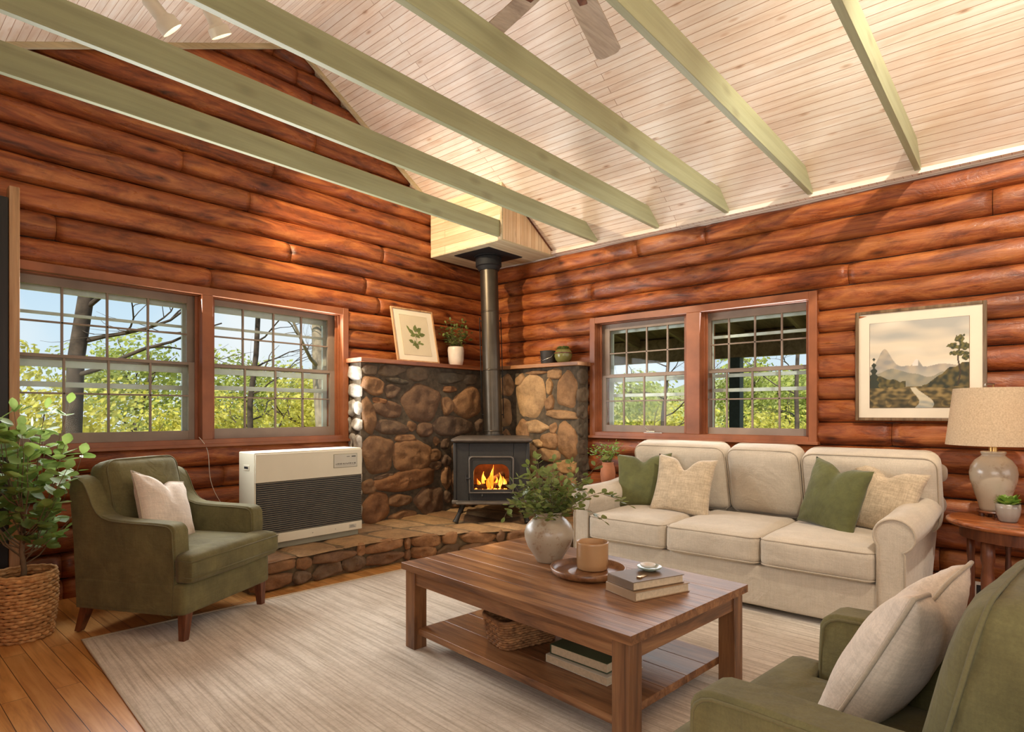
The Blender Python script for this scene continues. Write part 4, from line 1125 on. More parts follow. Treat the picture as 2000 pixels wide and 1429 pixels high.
# ------------------------------------------------------------------ side table, lamp
t = thing('side_table', (4.35, .03, 0), 0, 'round brown wooden side table right of the sofa', 'side table')
STZ = .60
mb().lathe([(0, STZ), (.345, STZ), (.362, STZ-.006), (.366, STZ-.018), (.355, STZ-.030), (.325, STZ-.036), (0, STZ-.036)], 56).build('tabletop', wood('amber table wood', srgb(104, 50, 22), srgb(160, 88, 44), srgb(190, 116, 62), 1, .25, 1.2, coat=.4), t, smooth=True)
mb().lathe([(.29, STZ-.036), (.30, STZ-.04), (.30, STZ-.10), (.285, STZ-.104), (.285, STZ-.036)], 48).build('apron', M['walnut'], t, smooth='auto')
for a in (140, 98, 78, 20, 290, 220):
    x, y = .25*math.cos(R(a)), .25*math.sin(R(a)); big = 1.5 if a == 140 else .75
    mb().lathe([(0, STZ-.09), (.020*big, STZ-.09), (.022*big, .40), (.016*big, .36), (.021*big, .3), (.018*big, .1), (.014*big, 0), (0, 0)], 16, (x, y, 0)).build('leg', M['walnut'], t, smooth=True)
LX_, LY_ = 4.45, .179
t = thing('table_lamp', (LX_, LY_, STZ+.001), 0, 'table lamp with a round cream ceramic base and oatmeal drum shade', 'lamp')
b = mb()
for a in range(4): x, y = .055*math.cos(R(90*a+20)), .055*math.sin(R(90*a+20)); b.lathe([(0, 0), (.014, 0), (.014, .022), (0, .022)], 10, (x, y, 0))
b.lathe([(0, .02), (.078, .02), (.082, .026), (.078, .032), (0, .032)], 32)
b.build('foot', M['walnut'], t, smooth='auto')
mb().lathe([(0, .032), (.062, .032), (.066, .045), (.073, .08), (.094, .15), (.110, .21), (.114, .25), (.107, .29), (.086, .325), (.062, .345), (.054, .355), (.058, .362), (.061, .37), (.057, .376), (0, .376)], 48).build('ceramic_base', M['lamp_base'], t, smooth=True)
mb().lathe([(0, .376), (.022, .376), (.022, .40), (.016, .43), (0, .43)], 20).build('neck', M['brass'], t, smooth='auto')
z0, z1 = .412, .742
mb().lathe([(.228, z0), (.190, z1), (.187, z1), (.225, z0)], 64).build('lamp_shade', M['shade'], t, smooth='auto')
b = mb()
for a in (0, 120, 240): b.tube([(0, 0, z1-.01), (.188*math.cos(R(a)), .188*math.sin(R(a)), z1-.01)], .0025, 6)
b.tube([(0, 0, .43), (0, 0, z1+.02)], .004, 6)
b.build('harp', M['brass'], t, smooth=True)
b = mb(); b.tube([(-.05, .035, z1+.006), (-.05, .035, z1+.022), (-.035, .03, z1+.026), (.06, .0, z1+.026)], .0055, 8); b.build('finial', M['chrome'], t, smooth=True)
mb().lathe([(0, .50), (.012, .50), (.030, .54), (.026, .575), (0, .585)], 16).build('bulb', emis('warm bulb', [(0, (1, .8, .5)), (1, (1, .85, .6))], 6), t, smooth=True)
light('lamp_bulb', 'POINT', (LX_, LY_, STZ+.56), 16, (1.0, .76, .46), .03)

# ------------------------------------------------------------------ wood stove
sa = R(-48.4)
fwd = Vector((math.cos(R(41.6)), math.sin(R(41.6)), 0))
sc_ = Vector((3.904, 3.662, 0))+fwd*.30        # centre: front plane at local y=-.30
SB = HZ+.002
t = thing('wood_stove', (sc_.x, sc_.y, SB), sa, 'black cast iron wood stove with a fire burning behind its arched glass', 'wood stove')
zb, zt = .185, .715        # body bottom / top above the hearth
def arch(w, z0, z1, r, n=8):
    pts = [(-w, z0), (w, z0)]
    for i in range(n+1): a = R(90*i/n); pts.append((w-r+r*math.cos(a), z1-r+r*math.sin(a)))
    for i in range(n+1): a = R(90+90*i/n); pts.append((-w+r+r*math.cos(a), z1-r+r*math.sin(a)))
    return pts
# body shell with open front behind the door
b = mb(); w_, d_ = .325, .30
b.box((-w_, -d_, zb), (-w_+.03, d_, zt)); b.box((w_-.03, -d_, zb), (w_, d_, zt)); b.box((-w_, d_-.03, zb), (w_, d_, zt)); b.box((-w_, -d_, zb), (w_, d_, zb+.03)); b.box((-w_, -d_, zt-.03), (w_, d_, zt))
b.box((-w_, -d_-.004, zb), (-.20, -d_+.03, zt)); b.box((.20, -d_-.004, zb), (w_, -d_+.03, zt)); b.box((-.20, -d_-.004, zb), (.20, -d_+.03, .265)); b.box((-.20, -d_-.004, .59), (.20, -d_+.03, zt))
b.build('body', M['iron'], t, bevel=.006)
for sx in (-1, 1): mb().box((sx*(w_+.002)-.014, -d_-.016, zb), (sx*(w_+.002)+.014, -d_+.02, zt)).build('corner_post', M['iron'], t, bevel=.006)
b = mb()
lv = [(0.0, zt, .0), (.020, zt+.004, 0), (.036, zt+.014, 0), (.040, zt+.026, 0), (.030, zt+.036, 0), (.0, zt+.044, 0)]
vs = []; fs = []
for e, z, _ in lv:
    for x, y in rrect(w_+.0+e, d_+.03+e, .05, 4): vs.append((x, y, z))
n = len(rrect(1, 1, .05, 4))
for i in range(len(lv)-1):
    for j in range(n): fs.append((i*n+j, i*n+(j+1) % n, (i+1)*n+(j+1) % n, (i+1)*n+j))
fs.append(tuple(range(n))); fs.append(tuple(range((len(lv)-1)*n, len(lv)*n)))
b.add(vs, fs).build('top_plate', M['iron_top'], t, bevel=.002)
b = mb(); b.prism([(-d_-.10, zb-.012), (-d_-.105, zb+.004), (-d_-.09, zb+.012), (-d_+.0, zb+.012), (-d_+.0, zb-.012)], 'x', -w_+.015, w_-.015); b.build('ash_lip', M['iron_top'], t, bevel=.004)
for sx in (-1, 1): mb().box((sx*w_-.03, -d_-.03, zb-.016), (sx*w_+.03, d_+.02, zb+.018)).build('base_moulding', M['iron_top'], t, bevel=.008)
for sx in (-1, 1):
    for sy in (-1, 1):
        b = mb(); x, y = sx*.29, sy*.26
        pts = [(x-sx*.03, y, zb-.01), (x-sx*.02, y, zb-.06), (x+sx*.005, y+sy*.01, .07), (x+sx*.03, y+sy*.03, .012)]
        b.tube(pts, [.034, .024, .018, .024], 8); b.tube([(x+sx*.03, y+sy*.03, .014), (x+sx*.035, y+sy*.035, 0)], [.026, .028], 8)
        b.build('leg', M['iron'], t, smooth='auto')
# door with arched opening
door = mb(); yq = -d_-.004
oa = arch(.205, .262, .600, .02); ia = arch(.158, .300, .525, .075)
n = len(oa); vs = [(x, yq-.030, z) for x, z in oa]+[(x, yq-.030, z) for x, z in ia]+[(x, yq, z) for x, z in oa]+[(x, yq, z) for x, z in ia]
fs = []
for j in range(n):
    k = (j+1) % n
    fs += [(j, k, n+k, n+j), (2*n+j, 3*n+j, 3*n+k, 2*n+k), (j, 2*n+j, 2*n+k, k), (n+j, n+k, 3*n+k, 3*n+j)]
do = door.add(vs, fs).build('door', M['iron'], t, bevel=.003)
fr = mb().tube([(x, yq-.034, z) for x, z in arch(.196, .272, .590, .03)], .009, 8, closed=True); fr.build('door_frame', M['iron_top'], do, smooth=True)
mb().tube([(x, yq-.032, z) for x, z in arch(.176, .286, .570, .02)], .004, 6, closed=True).build('gasket_bead', M['iron'], do, smooth=True)
g = mb(); g.add([(x, yq-.018, z) for x, z in ia], [tuple(range(n))]); g.build('door_glass', glass_mat('stove glass', (1.0, .92, .8)), do)
mb().lathe([(0, -.03), (.007, -.03), (.007, .03), (0, .03)], 10, (-.225, yq-.02, .40)).tube([(-.225, yq-.02, .40), (-.19, yq-.055, .40)], .006, 8).build('latch', M['iron'], do, smooth='auto')
mb().tube([(.0-.08, yq-.035, .262), (-.08, yq-.05, .25), (-.08, yq-.05, .235)], .006, 8).build('air_control', M['iron'], t, smooth=True)
# firebox lining, logs, flames
b = mb(); b.box((-.28, d_-.07, zb+.03), (.28, d_-.04, zt-.04)); b.box((-.28, -.2, zb+.03), (.28, d_-.07, zb+.06)); b.box((-.29, -.2, zb+.03), (-.26, d_-.04, zt-.04)); b.box((.26, -.2, zb+.03), (.29, d_-.04, zt-.04))
b.build('firebrick', M['firebrick'], t, bevel=.003)
rg2 = random.Random(9)
for p, q, r in (((-.17, -.13, .29), (.14, -.08, .31), .035), ((-.10, .0, .30), (.20, -.10, .335), .04), ((-.05, -.12, .33), (.10, .02, .40), .032), ((.03, -.15, .30), (.19, -.12, .30), .03)):
    p, q = Vector(p), Vector(q); pts = [p.lerp(q, i/6)+Vector((0, 0, rg2.uniform(-.004, .004))) for i in range(7)]
    mb().tube(pts, [r*rg2.uniform(.85, 1.1) for _ in pts], 9).build('firewood', M['char'], t, smooth='auto')
b = mb()
for i in range(46):
    x, y, z = rg2.uniform(-.16, .16), rg2.uniform(-.2, -.08), .262+rg2.uniform(0, .03); s = rg2.uniform(.006, .014)
    b.lathe([(0, -s), (s, -s*.3), (s*.8, s*.6), (0, s)], 6, (x, y, z))
b.build('embers', emis('glowing embers', [(0.35, (1, .12, .01)), (0.6, (1, .42, .06))], 5, 40), t, smooth='auto')['kind'] = 'stuff'
fm = emis('flame', [(0.38, (1, .17, .01)), (0.56, (1, .36, .04)), (0.74, (1, .62, .20))], 2.6, 14)
for i, (x, hgt, r) in enumerate(((-.125, .09, .020), (-.075, .15, .026), (-.03, .115, .02), (.0, .215, .020), (.035, .10, .022), (.075, .15, .020), (.115, .11, .02), (.14, .07, .014))):
    y = -.12+.05*math.sin(i*2.1); pts = []; rad = []
    for k in range(9):
        q = k/8; pts.append((x+.014*math.sin(q*5+i)*q, y+.01*math.cos(q*4+i), .285+hgt*q)); rad.append(max(.0012, r*(math.sin(math.pi*min(1, q*.75+.18)))**1.2*(1-q**3)))
    mb().tube(pts, rad, 8, flat=1.0).build('flame', fm, t, smooth=True)
light('fire_glow', 'POINT', (sc_.x-fwd.x*.10, sc_.y-fwd.y*.10, SB+.44), 9.0, (1.0, .45, .12), .05)
# flue pipe
inv = Matrix.Rotation(-sa, 4, 'Z') @ Matrix.Translation((-sc_.x, -sc_.y, -SB))
pb_, pt_ = Vector((4.42, 4.12, SB+zt+.03)), Vector((4.42, 4.19, 2.80))
P = lambda q: inv @ pb_.lerp(pt_, q)
o = mb().tube([P(0), P(1)], .0905, 40).build('flue_pipe', M['pipe'], t, smooth='auto')
for q in (0.03, .365, .685): mb().tube([P(q-.004), P(q), P(q+.004)], [.0915, .0935, .0915], 40).build('pipe_seam', M['pipe'], o, smooth=True)
mb().tube([P(.935), P(.94), P(.985), P(.99)], [.120, .132, .132, .118], 40).tube([P(.988), P(1.0)], .145, 40).tube([P(.915), P(.935)], [.10, .12], 40).build('ceiling_collar', M['black'], o, smooth='auto')
mb().tube([P(0), P(.012)], .108, 40).build('flue_collar', M['iron'], o, smooth='auto')
# heat shield strips beside the pipe with little brackets
b = mb(); rv = Vector((.66, -.75, 0))
R3 = Matrix.Rotation(-sa, 3, 'Z')
for sg in (-1, 1):
    off = R3 @ Vector((math.sin(R(41.6))*sg*.108, -math.cos(R(41.6))*sg*.108, 0)); bk_ = Vector((0, .03, 0))
    b.tube([P(.10)+off+bk_, P(.66)+off+bk_], .005, 6)
    for q in (.12, .64): b.tube([P(q)+off+bk_, P(q)+bk_*.5+off*.7], .006, 6)
b.build('shield_bracket', M['black'], o, smooth=True)

# ------------------------------------------------------------------ heater
HX0, HX1, HY, HYB, Hb, Ht = 1.958, 2.845, 4.105, 4.36, .225, .918
t = thing('gas_heater', (HX0, HY, HZ), 0, 'boxy cream wall heater with a dark louvred grille, standing on the stone hearth', 'heater')
W = HX1-HX0; D = HYB-HY; H_ = Ht-HZ
b = mb().box((0, .012, .045), (W, D, H_)); b.build('cabinet', M['heater'], t, bevel=.008, bseg=3)
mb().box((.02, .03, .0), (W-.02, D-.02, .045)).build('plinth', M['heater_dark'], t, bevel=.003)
gz0, gz1 = .115, .49
mb().box((.004, 0, gz1), (W-.004, .014, H_-.012)).build('front_panel', M['heater'], t, bevel=.003)
mb().box((.004, 0, .048), (W-.004, .014, gz0)).build('kick_panel', M['heater'], t, bevel=.003)
g = mb().box((.012, .008, gz0), (W-.006, .0135, gz1)).build('grille', M['grille'], t)
b = mb(); nl = 25
for i in range(nl):
    z = gz0+(gz1-gz0)*(i+.5)/nl
    b.prism([(.000, z-.0022), (.009, z+.0012), (.009, z+.0034), (.000, z+.0008)], 'x', .014, W-.008)
b.build('louvers', M['louver'], g)
p = mb().box((W*.705, -.004, H_-.145), (W-.055, .001, H_-.045)).build('control_panel', M['panel'], t, bevel=.002)
mb().box((W*.705-.004, -.0025, H_-.149), (W-.051, .0005, H_-.041)).build('panel_border', M['heater_dark'], p, bevel=.001)
b = mb(); px0 = W*.705; b.box((W-.105, -.0052, H_-.068), (W-.068, -.0038, H_-.060)); b.box((W-.15, -.0052, H_-.066), (W-.122, -.0038, H_-.062))
b.build('lettering', M['ink'], p)
b = mb(); rr = random.Random(2); x = px0+.012
while x < W-.075:
    w1 = rr.uniform(.004, .014); b.box((x, -.0052, H_-.125+rr.uniform(0, .004)), (x+w1, -.0038, H_-.117+rr.uniform(0, .006))); x += w1+rr.uniform(.003, .008)
b.box((px0+.012, -.005, H_-.131), (W-.075, -.0038, H_-.1295)); b.build('dial_marks', M['ink_grey'], p)
b = mb().box((W-.125, -.002, .068), (W-.06, .001, .098)); b.build('rating_plate', M['panel'], t, bevel=.001)
b = mb()
for i in range(3): b.box((W-.118, -.003, .074+i*.007), (W-.07-.008*i, -.0015, .077+i*.007))
b.build('plate_print', M['ink_grey'], t)
for x in (.07, W*.5, W*.72): mb().lathe([(0, -.002), (.004, -.002), (.004, .002), (0, .002)], 8, (x, -.001, .08)).build('screw', M['chrome'], t)
mb().box((-.003, D*.35, H_-.13), (.004, D*.68, H_-.09)).build('side_handle', M['heater'], t, bevel=.002)
mb().box((-.004, D*.40, H_-.118), (.0, D*.63, H_-.102)).build('handle_slot', M['grille'], t)
# thin cable above the heater
pts = []
for i in range(16):
    q = i/15; pts.append((1.80+.16*q+.02*math.sin(q*7), 4.665, 1.02-.50*q+.03*math.sin(q*5)))
tag(mb().tube(pts, .0022, 5).build('thin_cable', M['plate'], smooth=True), 'thin pale cable hanging down the logs left of the heater', 'cable')

# ================================================================== FRAMES
# painting: coloured mesh computed as a landscape
def landscape(u, v):
    """u,v in 0..1 (v up) -> linear colour of the painted scene"""
    N = lambda a, b_, s=0: noise.noise(Vector((u*a+s, v*b_, s)))
    def mixc(a, b_, k): k = max(0, min(1, k)); return tuple(a[i]*(1-k)+b_[i]*k for i in range(3))
    c = mixc(srgb(222, 206, 178), srgb(176, 172, 160), (v-.62)*2.4+N(3, 9)*.9)
    c = mixc(c, srgb(232, 220, 196), max(0, N(2.2, 7, 4))*1.1)
    # far range
    def ridge(h): return v < h
    r1 = .47+.20*math.exp(-((u-.16)/.10)**2)+.045*N(9, 0, 2)
    r1 = max(r1, .44+.115*math.exp(-((u-.49)/.06)**2)+.03*N(12, 0, 5))
    r1 = max(r1, .43+.06*math.exp(-((u-.75)/.2)**2))
    if v < r1:
        c = mixc(srgb(150, 146, 136), srgb(184, 168, 144), N(10, 16, 1)*1.2+.5)
        if abs(u-.48) < .03 and v > .48: c = srgb(226, 214, 198)
        c = mixc(srgb(196, 186, 164), c, (v-.30)*6)
    r2 = .40+.06*N(6, 0, 8)+.04*math.sin(u*7)
    if v < r2: c = mixc(srgb(134, 132, 116), srgb(164, 152, 124), .5+N(12, 14, 3))
    # tree masses
    hl = .36-.30*max(0, u-.05)+.05*N(12, 9, 6)
    if u < .38 and v < hl+.03: c = mixc(srgb(58, 56, 34), srgb(112, 98, 52), .45+N(22, 22, 7)*1.3)
    if abs(u-.045) < (.60-v)*.16+.010*math.sin(v*90) and .2 < v < .60: c = srgb(50, 54, 38)
    hr = .24+.62*(max(0, u-.52))+.06*N(11, 8, 9)
    if u > .55 and v < min(.50, hr): c = mixc(srgb(48, 50, 32), srgb(110, 94, 50), .42+N(20, 20, 11)*1.3)
    # tall tree right
    if abs(u-(.905+.01*math.sin(v*20))) < .008 and .25 < v < .78: c = srgb(64, 50, 32)
    for cu, cv_, ru, rv_ in ((.91, .76, .05, .045), (.85, .68, .06, .035), (.95, .67, .055, .05), (.90, .60, .07, .03), (.97, .56, .04, .05), (.84, .60, .03, .02)):
        if ((u-cu)/ru)**2+((v-cv_)/rv_)**2 < 1+1.1*N(34, 34, 13): c = mixc(srgb(54, 58, 32), srgb(120, 110, 56), .4+N(40, 40, 2)*1.2)
    # valley floor and river
    if v < .235+.03*N(7, 7, 14):
        c = mixc(srgb(70, 62, 36), srgb(150, 126, 76), .4+N(16, 26, 15)*1.4)
        if v < .10 and N(9, 9, 16) > -.1: c = mixc(c, srgb(54, 50, 30), .6)
    rc = .50+.10*math.sin(v*14+.6)*(1-v*2)-.06*(v-.1)
    rw = .03+.26*max(0, .22-v)
    if v < .235 and abs(u-rc) < rw: c = mixc(srgb(206, 192, 160), srgb(150, 152, 140), (.12-v)*7+N(8, 30, 17))
    return tuple(x*.92 for x in c)
def color_grid(name, nx, nz, w, h, fn, parent, mat):
    b = mb(); vs = []; cs = []; fs = []
    for i in range(nx+1):
        for j in range(nz+1):
            vs.append((w*i/nx, 0, h*j/nz)); cs.append(fn(i/nx, j/nz))
    for i in range(nx):
        for j in range(nz): a = i*(nz+1)+j; fs.append((a, a+nz+1, a+nz+2, a+1))
    b.add(vs, fs, cs); return b.build(name, mat, parent)
t = thing('framed_landscape', (4.862, .968, 1.145), R(-90), 'framed mountain landscape painting on the log wall behind the lamp', 'painting')
PW, PH = .742, .775
fw = .022
b = mb()
b.box((0, -.012, 0), (fw, .022, PH)).box((PW-fw, -.012, 0), (PW, .022, PH)).box((fw, -.012, 0), (PW-fw, .022, fw)).box((fw, -.012, PH-fw), (PW-fw, .022, PH))
b.build('frame', wood('bronze brown frame', srgb(78, 58, 38), srgb(118, 92, 62), srgb(146, 118, 84), 2, .35, 1.5), t, bevel=.004)
b = mb(); mg = .068; y = -.002
b.box((fw, y, fw), (PW-fw, .006, PH-fw)); b.build('mat_board', M['mat_board'], t)
o = color_grid('painting', 190, 170, PW-2*(fw+mg), PH-2*(fw+mg), landscape, t, M['paint']); o.location = (fw+mg, y-.003, fw+mg)
b = mb(); q0 = fw+mg
b.tube([(q0, y-.002, q0), (PW-q0, y-.002, q0), (PW-q0, y-.002, PH-q0), (q0, y-.002, PH-q0)], .0018, 4, closed=True).build('mat_line', M['walnut'], t)

# botanical print leaning on the mantel
t = thing('botanical_print', (3.515, 4.50, 1.692), R(-3), 'light wood framed botanical leaf print leaning on the mantel shelf', 'framed print')
BW, BH = .50, .545
lean_m = Matrix.Rotation(R(-13), 4, 'X')
def lb(): b = mb(); b.M = lean_m; return b
f2 = .016
lb().box((0, 0, 0), (f2, .02, BH)).box((BW-f2, 0, 0), (BW, .02, BH)).box((f2, 0, 0), (BW-f2, .02, f2)).box((f2, 0, BH-f2), (BW-f2, .02, BH)).build('frame', M['light_wood'], t, bevel=.002)
lb().box((f2, .008, f2), (BW-f2, .016, BH-f2)).build('mat_board', M['mat_board'], t)
lb().box((.085, .006, .07), (BW-.085, .0085, BH-.07)).build('print_paper', plain('print paper', srgb(206, 190, 160), .8, 0, 6, .02), t)
b = lb(); b.tube([(.085, .006, .07), (BW-.085, .006, .07), (BW-.085, .006, BH-.07), (.085, .006, BH-.07)], .0016, 4, closed=True).build('mat_line', M['paper'], t)
b = lb(); yy = .0045
cx0, cz0 = .25, .11
for k, (x, z, a, l, w1) in enumerate(((.30, .335, 35, .075, .020), (.255, .345, 80, .08, .022), (.20, .31, 150, .075, .020), (.17, .345, 120, .06, .010), (.33, .285, 10, .08, .020), (.275, .27, -35, .07, .018), (.22, .275, 200, .07, .020), (.30, .31, 60, .06, .016), (.19, .21, 160, .06, .018), (.235, .20, 100, .05, .012), (.285, .205, 40, .05, .012), (.315, .19, -5, .05, .011), (.25, .165, -60, .07, .024), (.22, .18, 220, .05, .014))):
    d = Vector((math.cos(R(a)), math.sin(R(a)))); n_ = Vector((-d.y, d.x)); p0 = Vector((x, z))
    pts = [p0-d*l/2, p0-d*l*.2+n_*w1, p0+d*l*.15+n_*w1*.9, p0+d*l/2, p0+d*l*.15-n_*w1*.9, p0-d*l*.2-n_*w1]
    q = .7+.1*(k % 4); col = tuple(c*q for c in srgb(112, 122, 62))
    b.add([(p[0], yy, p[1]) for p in pts], [tuple(range(6))], [col]*6)
b.build('printed_leaves', M['paint'], t)
b = lb(); b.col = srgb(96, 92, 50)
for pl in (((.25, .13), (.255, .2), (.25, .27), (.27, .33), (.255, .37)), ((.25, .25), (.21, .3), (.17, .36)), ((.255, .26), (.3, .28), (.34, .29)), ((.25, .17), (.21, .2)), ((.253, .18), (.3, .19))):
    b.tube([(x, yy, z) for x, z in pl], .0016, 4)
b.build('printed_stems', M['paint'], t)

# ================================================================== PLANTS
def leaf(b, base, d, up, L, W, rng, fold=.25, shape=0):
    d = d.normalized(); s = d.cross(up)
    if s.length < 1e-4: s = d.orthogonal()
    s.normalize(); n = s.cross(d).normalized()
    k = rng.uniform(.72, 1.18); b.col = (k, k*rng.uniform(.95, 1.05), k*rng.uniform(.85, 1.05))
    pr = ((0, 0, 0), (.28, .72, .2), (.58, 1, .25), (.85, .6, .12), (1, 0, -.1)) if shape == 0 else ((0, 0, 0), (.2, .5, .1), (.5, 1, .2), (.8, .55, .05), (1, 0, -.15))
    vs = []
    for t_, w, lift in pr:
        c = base+d*L*t_+n*(-lift*fold*L*.5)
        if w == 0: vs.append([c])
        else: vs.append([c-s*W*w*.5+n*fold*W*w*.4, c, c+s*W*w*.5+n*fold*W*w*.4])
    flat = [p for r in vs for p in r]
    # indices: 0 | 1 2 3 | 4 5 6 | 7 8 9 | 10
    f = [(0, 2, 1), (0, 3, 2), (1, 2, 5, 4), (2, 3, 6, 5), (4, 5, 8, 7), (5, 6, 9, 8), (7, 8, 10), (8, 9, 10)]
    b.add(flat, f)
def rv(rng, z=0.0):
    a = rng.uniform(0, 2*math.pi); return Vector((math.cos(a), math.sin(a), z))
def plant(t, stems, leaf_mat, stem_mat, L, W, step, seed, sr=.003, shape=0, fold=.3, name='leaves', droop=.15):
    """stems: polylines in local space; leaves along their outer part"""
    rng = random.Random(seed); sb = mb(); lb_ = mb()
    for pts in stems:
        pts = [Vector(p) for p in pts]
        n = len(pts); sb.tube(pts, [sr*(1.25-.85*i/(n-1)) for i in range(n)], 6)
        for i in range(n-1):
            a, c = pts[i], pts[i+1]; m = max(1, int((c-a).length/step))
            for k in range(m):
                q = (k+rng.random())/m
                if (i+q)/(n-1) < .22: continue
                p = a.lerp(c, q); dd = (c-a).normalized()
                for sgn in (0, 1):
                    out = rv(rng, rng.uniform(-.3, .7)); out = (out-dd*out.dot(dd)*.4).normalized()
                    leaf(lb_, p+out*L*.12, out+dd*.35+Vector((0, 0, -droop)), Vector((rng.uniform(-.5, .5), rng.uniform(-.5, .5), 1)), L*rng.uniform(.65, 1.15), W*rng.uniform(.7, 1.15), rng, fold, shape)
        dd = (pts[-1]-pts[-2]).normalized(); leaf(lb_, pts[-1], dd, Vector((.3, .2, 1)), L*.8, W*.7, rng, fold, shape)
    sb.build('stems', stem_mat, t, smooth=True); return lb_.build(name, leaf_mat, t, smooth=True)
def spray(n, base, r0, h, spread, seed, sag=.0, bias=(0, 0), seg=6):
    rng = random.Random(seed); out = []
    for i in range(n):
        a = 2*math.pi*(i+rng.random()*.8)/n; rad = spread*math.sqrt(rng.uniform(.08, 1)); hh = h*rng.uniform(.62, 1.0)*(1-.35*(rad/spread)**2)
        p = []
        for k in range(seg):
            q = k/(seg-1)
            p.append((base[0]+math.cos(a)*(r0+rad*q**1.3)+bias[0]*q**1.5+.01*math.sin(q*7+i), base[1]+math.sin(a)*(r0+rad*q**1.3)+bias[1]*q**1.5+.01*math.cos(q*6+i), base[2]+hh*q-sag*q*q*rad/spread))
        out.append(p)
    return out
# tree in the basket (the trunk leaves the soil)
t = thing('potted_tree', (PX, PY, .262), 0, 'leafy green indoor tree growing from the seagrass basket', 'plant')
rg3 = random.Random(21); stems = []
trunk = [(0, 0, 0), (.005, 0, .1), (-.005, .004, .2), (.004, 0, .32), (.01, .0, .42)]
mb().tube([(x, y, z) for x, y, z in trunk], [.015, .013, .012, .010, .008], 9).build('trunk', M['stem'], t, smooth=True)
for i in range(30):
    a = 2*math.pi*i*.381966+.3; z0 = .12+.32*((i*7) % 30)/30; up = rg3.uniform(.12, .60)*(1 if i % 4 else 1.25); rad = rg3.uniform(.12, .30)*(1.15-abs(up-.35))
    p = []
    for k in range(6):
        q = k/5; p.append((math.cos(a)*rad*q**.8+.006*math.sin(q*9+i), math.sin(a)*rad*q**.8, z0+up*q**1.15))
    stems.append(p)
stems.append([(.01, 0, .42), (.0, .01, .6), (-.02, 0, .75), (-.01, 0, .86)])
plant(t, stems, M['leaf'], M['stem'], .084, .076, .046, 5, .0035, 0, .22, droop=.1)

# branches in the stoneware vase
t = thing('leafy_branches', (2.427, 1.873, vz+.05), 0, 'spreading bunch of small-leaved green branches in the speckled vase', 'branches')
st = spray(40, (0, 0, 0), .012, .55, .22, 8, .05)
for s in st:
    # keep the stems together inside the neck
    for k in range(len(s)):
        x, y, z = s[k]
        if z < .21:
            q = min(1, .035/max(1e-4, math.hypot(x, y))); s[k] = (x*q, y*q, z)
st.append([(0, 0, 0), (.015, -.01, .18), (.08, -.10, .25), (.16, -.20, .30), (.21, -.28, .27), (.24, -.33, .24)])
st.append([(0, 0, 0), (.01, -.015, .19), (.06, -.09, .30), (.12, -.17, .40), (.15, -.22, .47)])
st.append([(0, 0, 0), (.01, -.02, .18), (.03, -.12, .23), (.08, -.20, .22), (.11, -.26, .17)])
st.append([(0, 0, 0), (-.015, .015, .18), (-.08, .10, .25), (-.12, .16, .24), (-.13, .19, .17)])
plant(t, st, M['leaf2'], M['stem'], .044, .035, .024, 17, .002, 0, .3, droop=.05)

# mantel plant
t = thing('potted_plant', (4.30, 4.545, 1.692), 0, 'white pot with a sprawling small-leaved plant on the mantel beside the print', 'potted plant')
mb().lathe([(0, 0), (.062, 0), (.072, .01), (.082, .06), (.086, .16), (.082, .19), (.076, .196), (.07, .19), (.074, .15), (0, .14)], 32).build('pot', M['white_pot'], t, smooth=True)
plant(t, spray(24, (0, 0, .14), .01, .38, .16, 3, .03), M['leaf2'], M['stem'], .042, .034, .026, 4, .002)
# bucket and jar on the right mantel
t = thing('metal_bucket', (4.735, 3.665, 1.690), 0, 'small dark grey metal bucket on the right mantel shelf', 'bucket')
mb().lathe([(0, 0), (.066, 0), (.072, .008), (.080, .12), (.083, .124), (.080, .128), (.076, .122), (.070, .02), (0, .02)], 32).build('pail', M['bucket'], t, smooth='auto')
mb().tube([(0, -.082, .11), (-.05, -.075, .06), (-.085, 0, .03), (-.05, .075, .06), (0, .082, .11)], .0025, 6).build('handle', M['chrome'], t, smooth=True)
t = thing('mossy_jar', (4.76, 3.495, 1.690), 0, 'squat olive jar topped with moss beside the metal bucket', 'jar')
mb().lathe([(0, 0), (.05, 0), (.075, .03), (.088, .07), (.085, .105), (.07, .13), (.06, .135), (0, .13)], 32).build('jar_body', M['olive_pot'], t, smooth=True)
mb().lathe([(.0895, .092), (.092, .097), (.0895, .102), (.086, .097)], 32).build('band', M['walnut'], t, smooth=True)
b = mb(); rg4 = random.Random(6)
for i in range(240):
    d = rv(rg4, rg4.uniform(.2, 1.4)).normalized(); base = Vector((d.x*.062, d.y*.062, .125+d.z*.035))
    leaf(b, base, d, Vector((0, 0, 1)), .018, .011, rg4)
b.build('moss', M['leaf2'], t, smooth=True)['kind'] = 'stuff'
# little stand with terracotta pot behind the sofa arm
t = thing('plant_stand', (4.42, 2.77, .01), 0, 'small wooden plant stand between the sofa and the stone hearth', 'stand')
mb().lathe([(0, .56), (.13, .56), (.135, .572), (.13, .585), (0, .585)], 32).build('top', M['mantel'], t, smooth='auto')
for a in range(3): mb().tube([(.09*math.cos(R(120*a+75)), .09*math.sin(R(120*a+75)), .56), (.13*math.cos(R(120*a+75)), .13*math.sin(R(120*a+75)), 0.001)], [.016, .012], 8).build('leg', M['walnut'], t, smooth='auto')
t = thing('potted_herb', (4.42, 2.77, .596), 0, 'slim terracotta pot of small-leaved greenery behind the left sofa arm', 'potted plant')
mb().lathe([(0, 0), (.05, 0), (.058, .01), (.066, .08), (.060, .13), (.048, .165), (.052, .18), (.044, .18), (.04, .15), (0, .15)], 28).build('pot', M['terracotta'], t, smooth=True)
plant(t, spray(24, (0, 0, .15), .008, .27, .17, 13, .04), M['leaf_bright'], M['stem'], .028, .021, .022, 14, .0018)
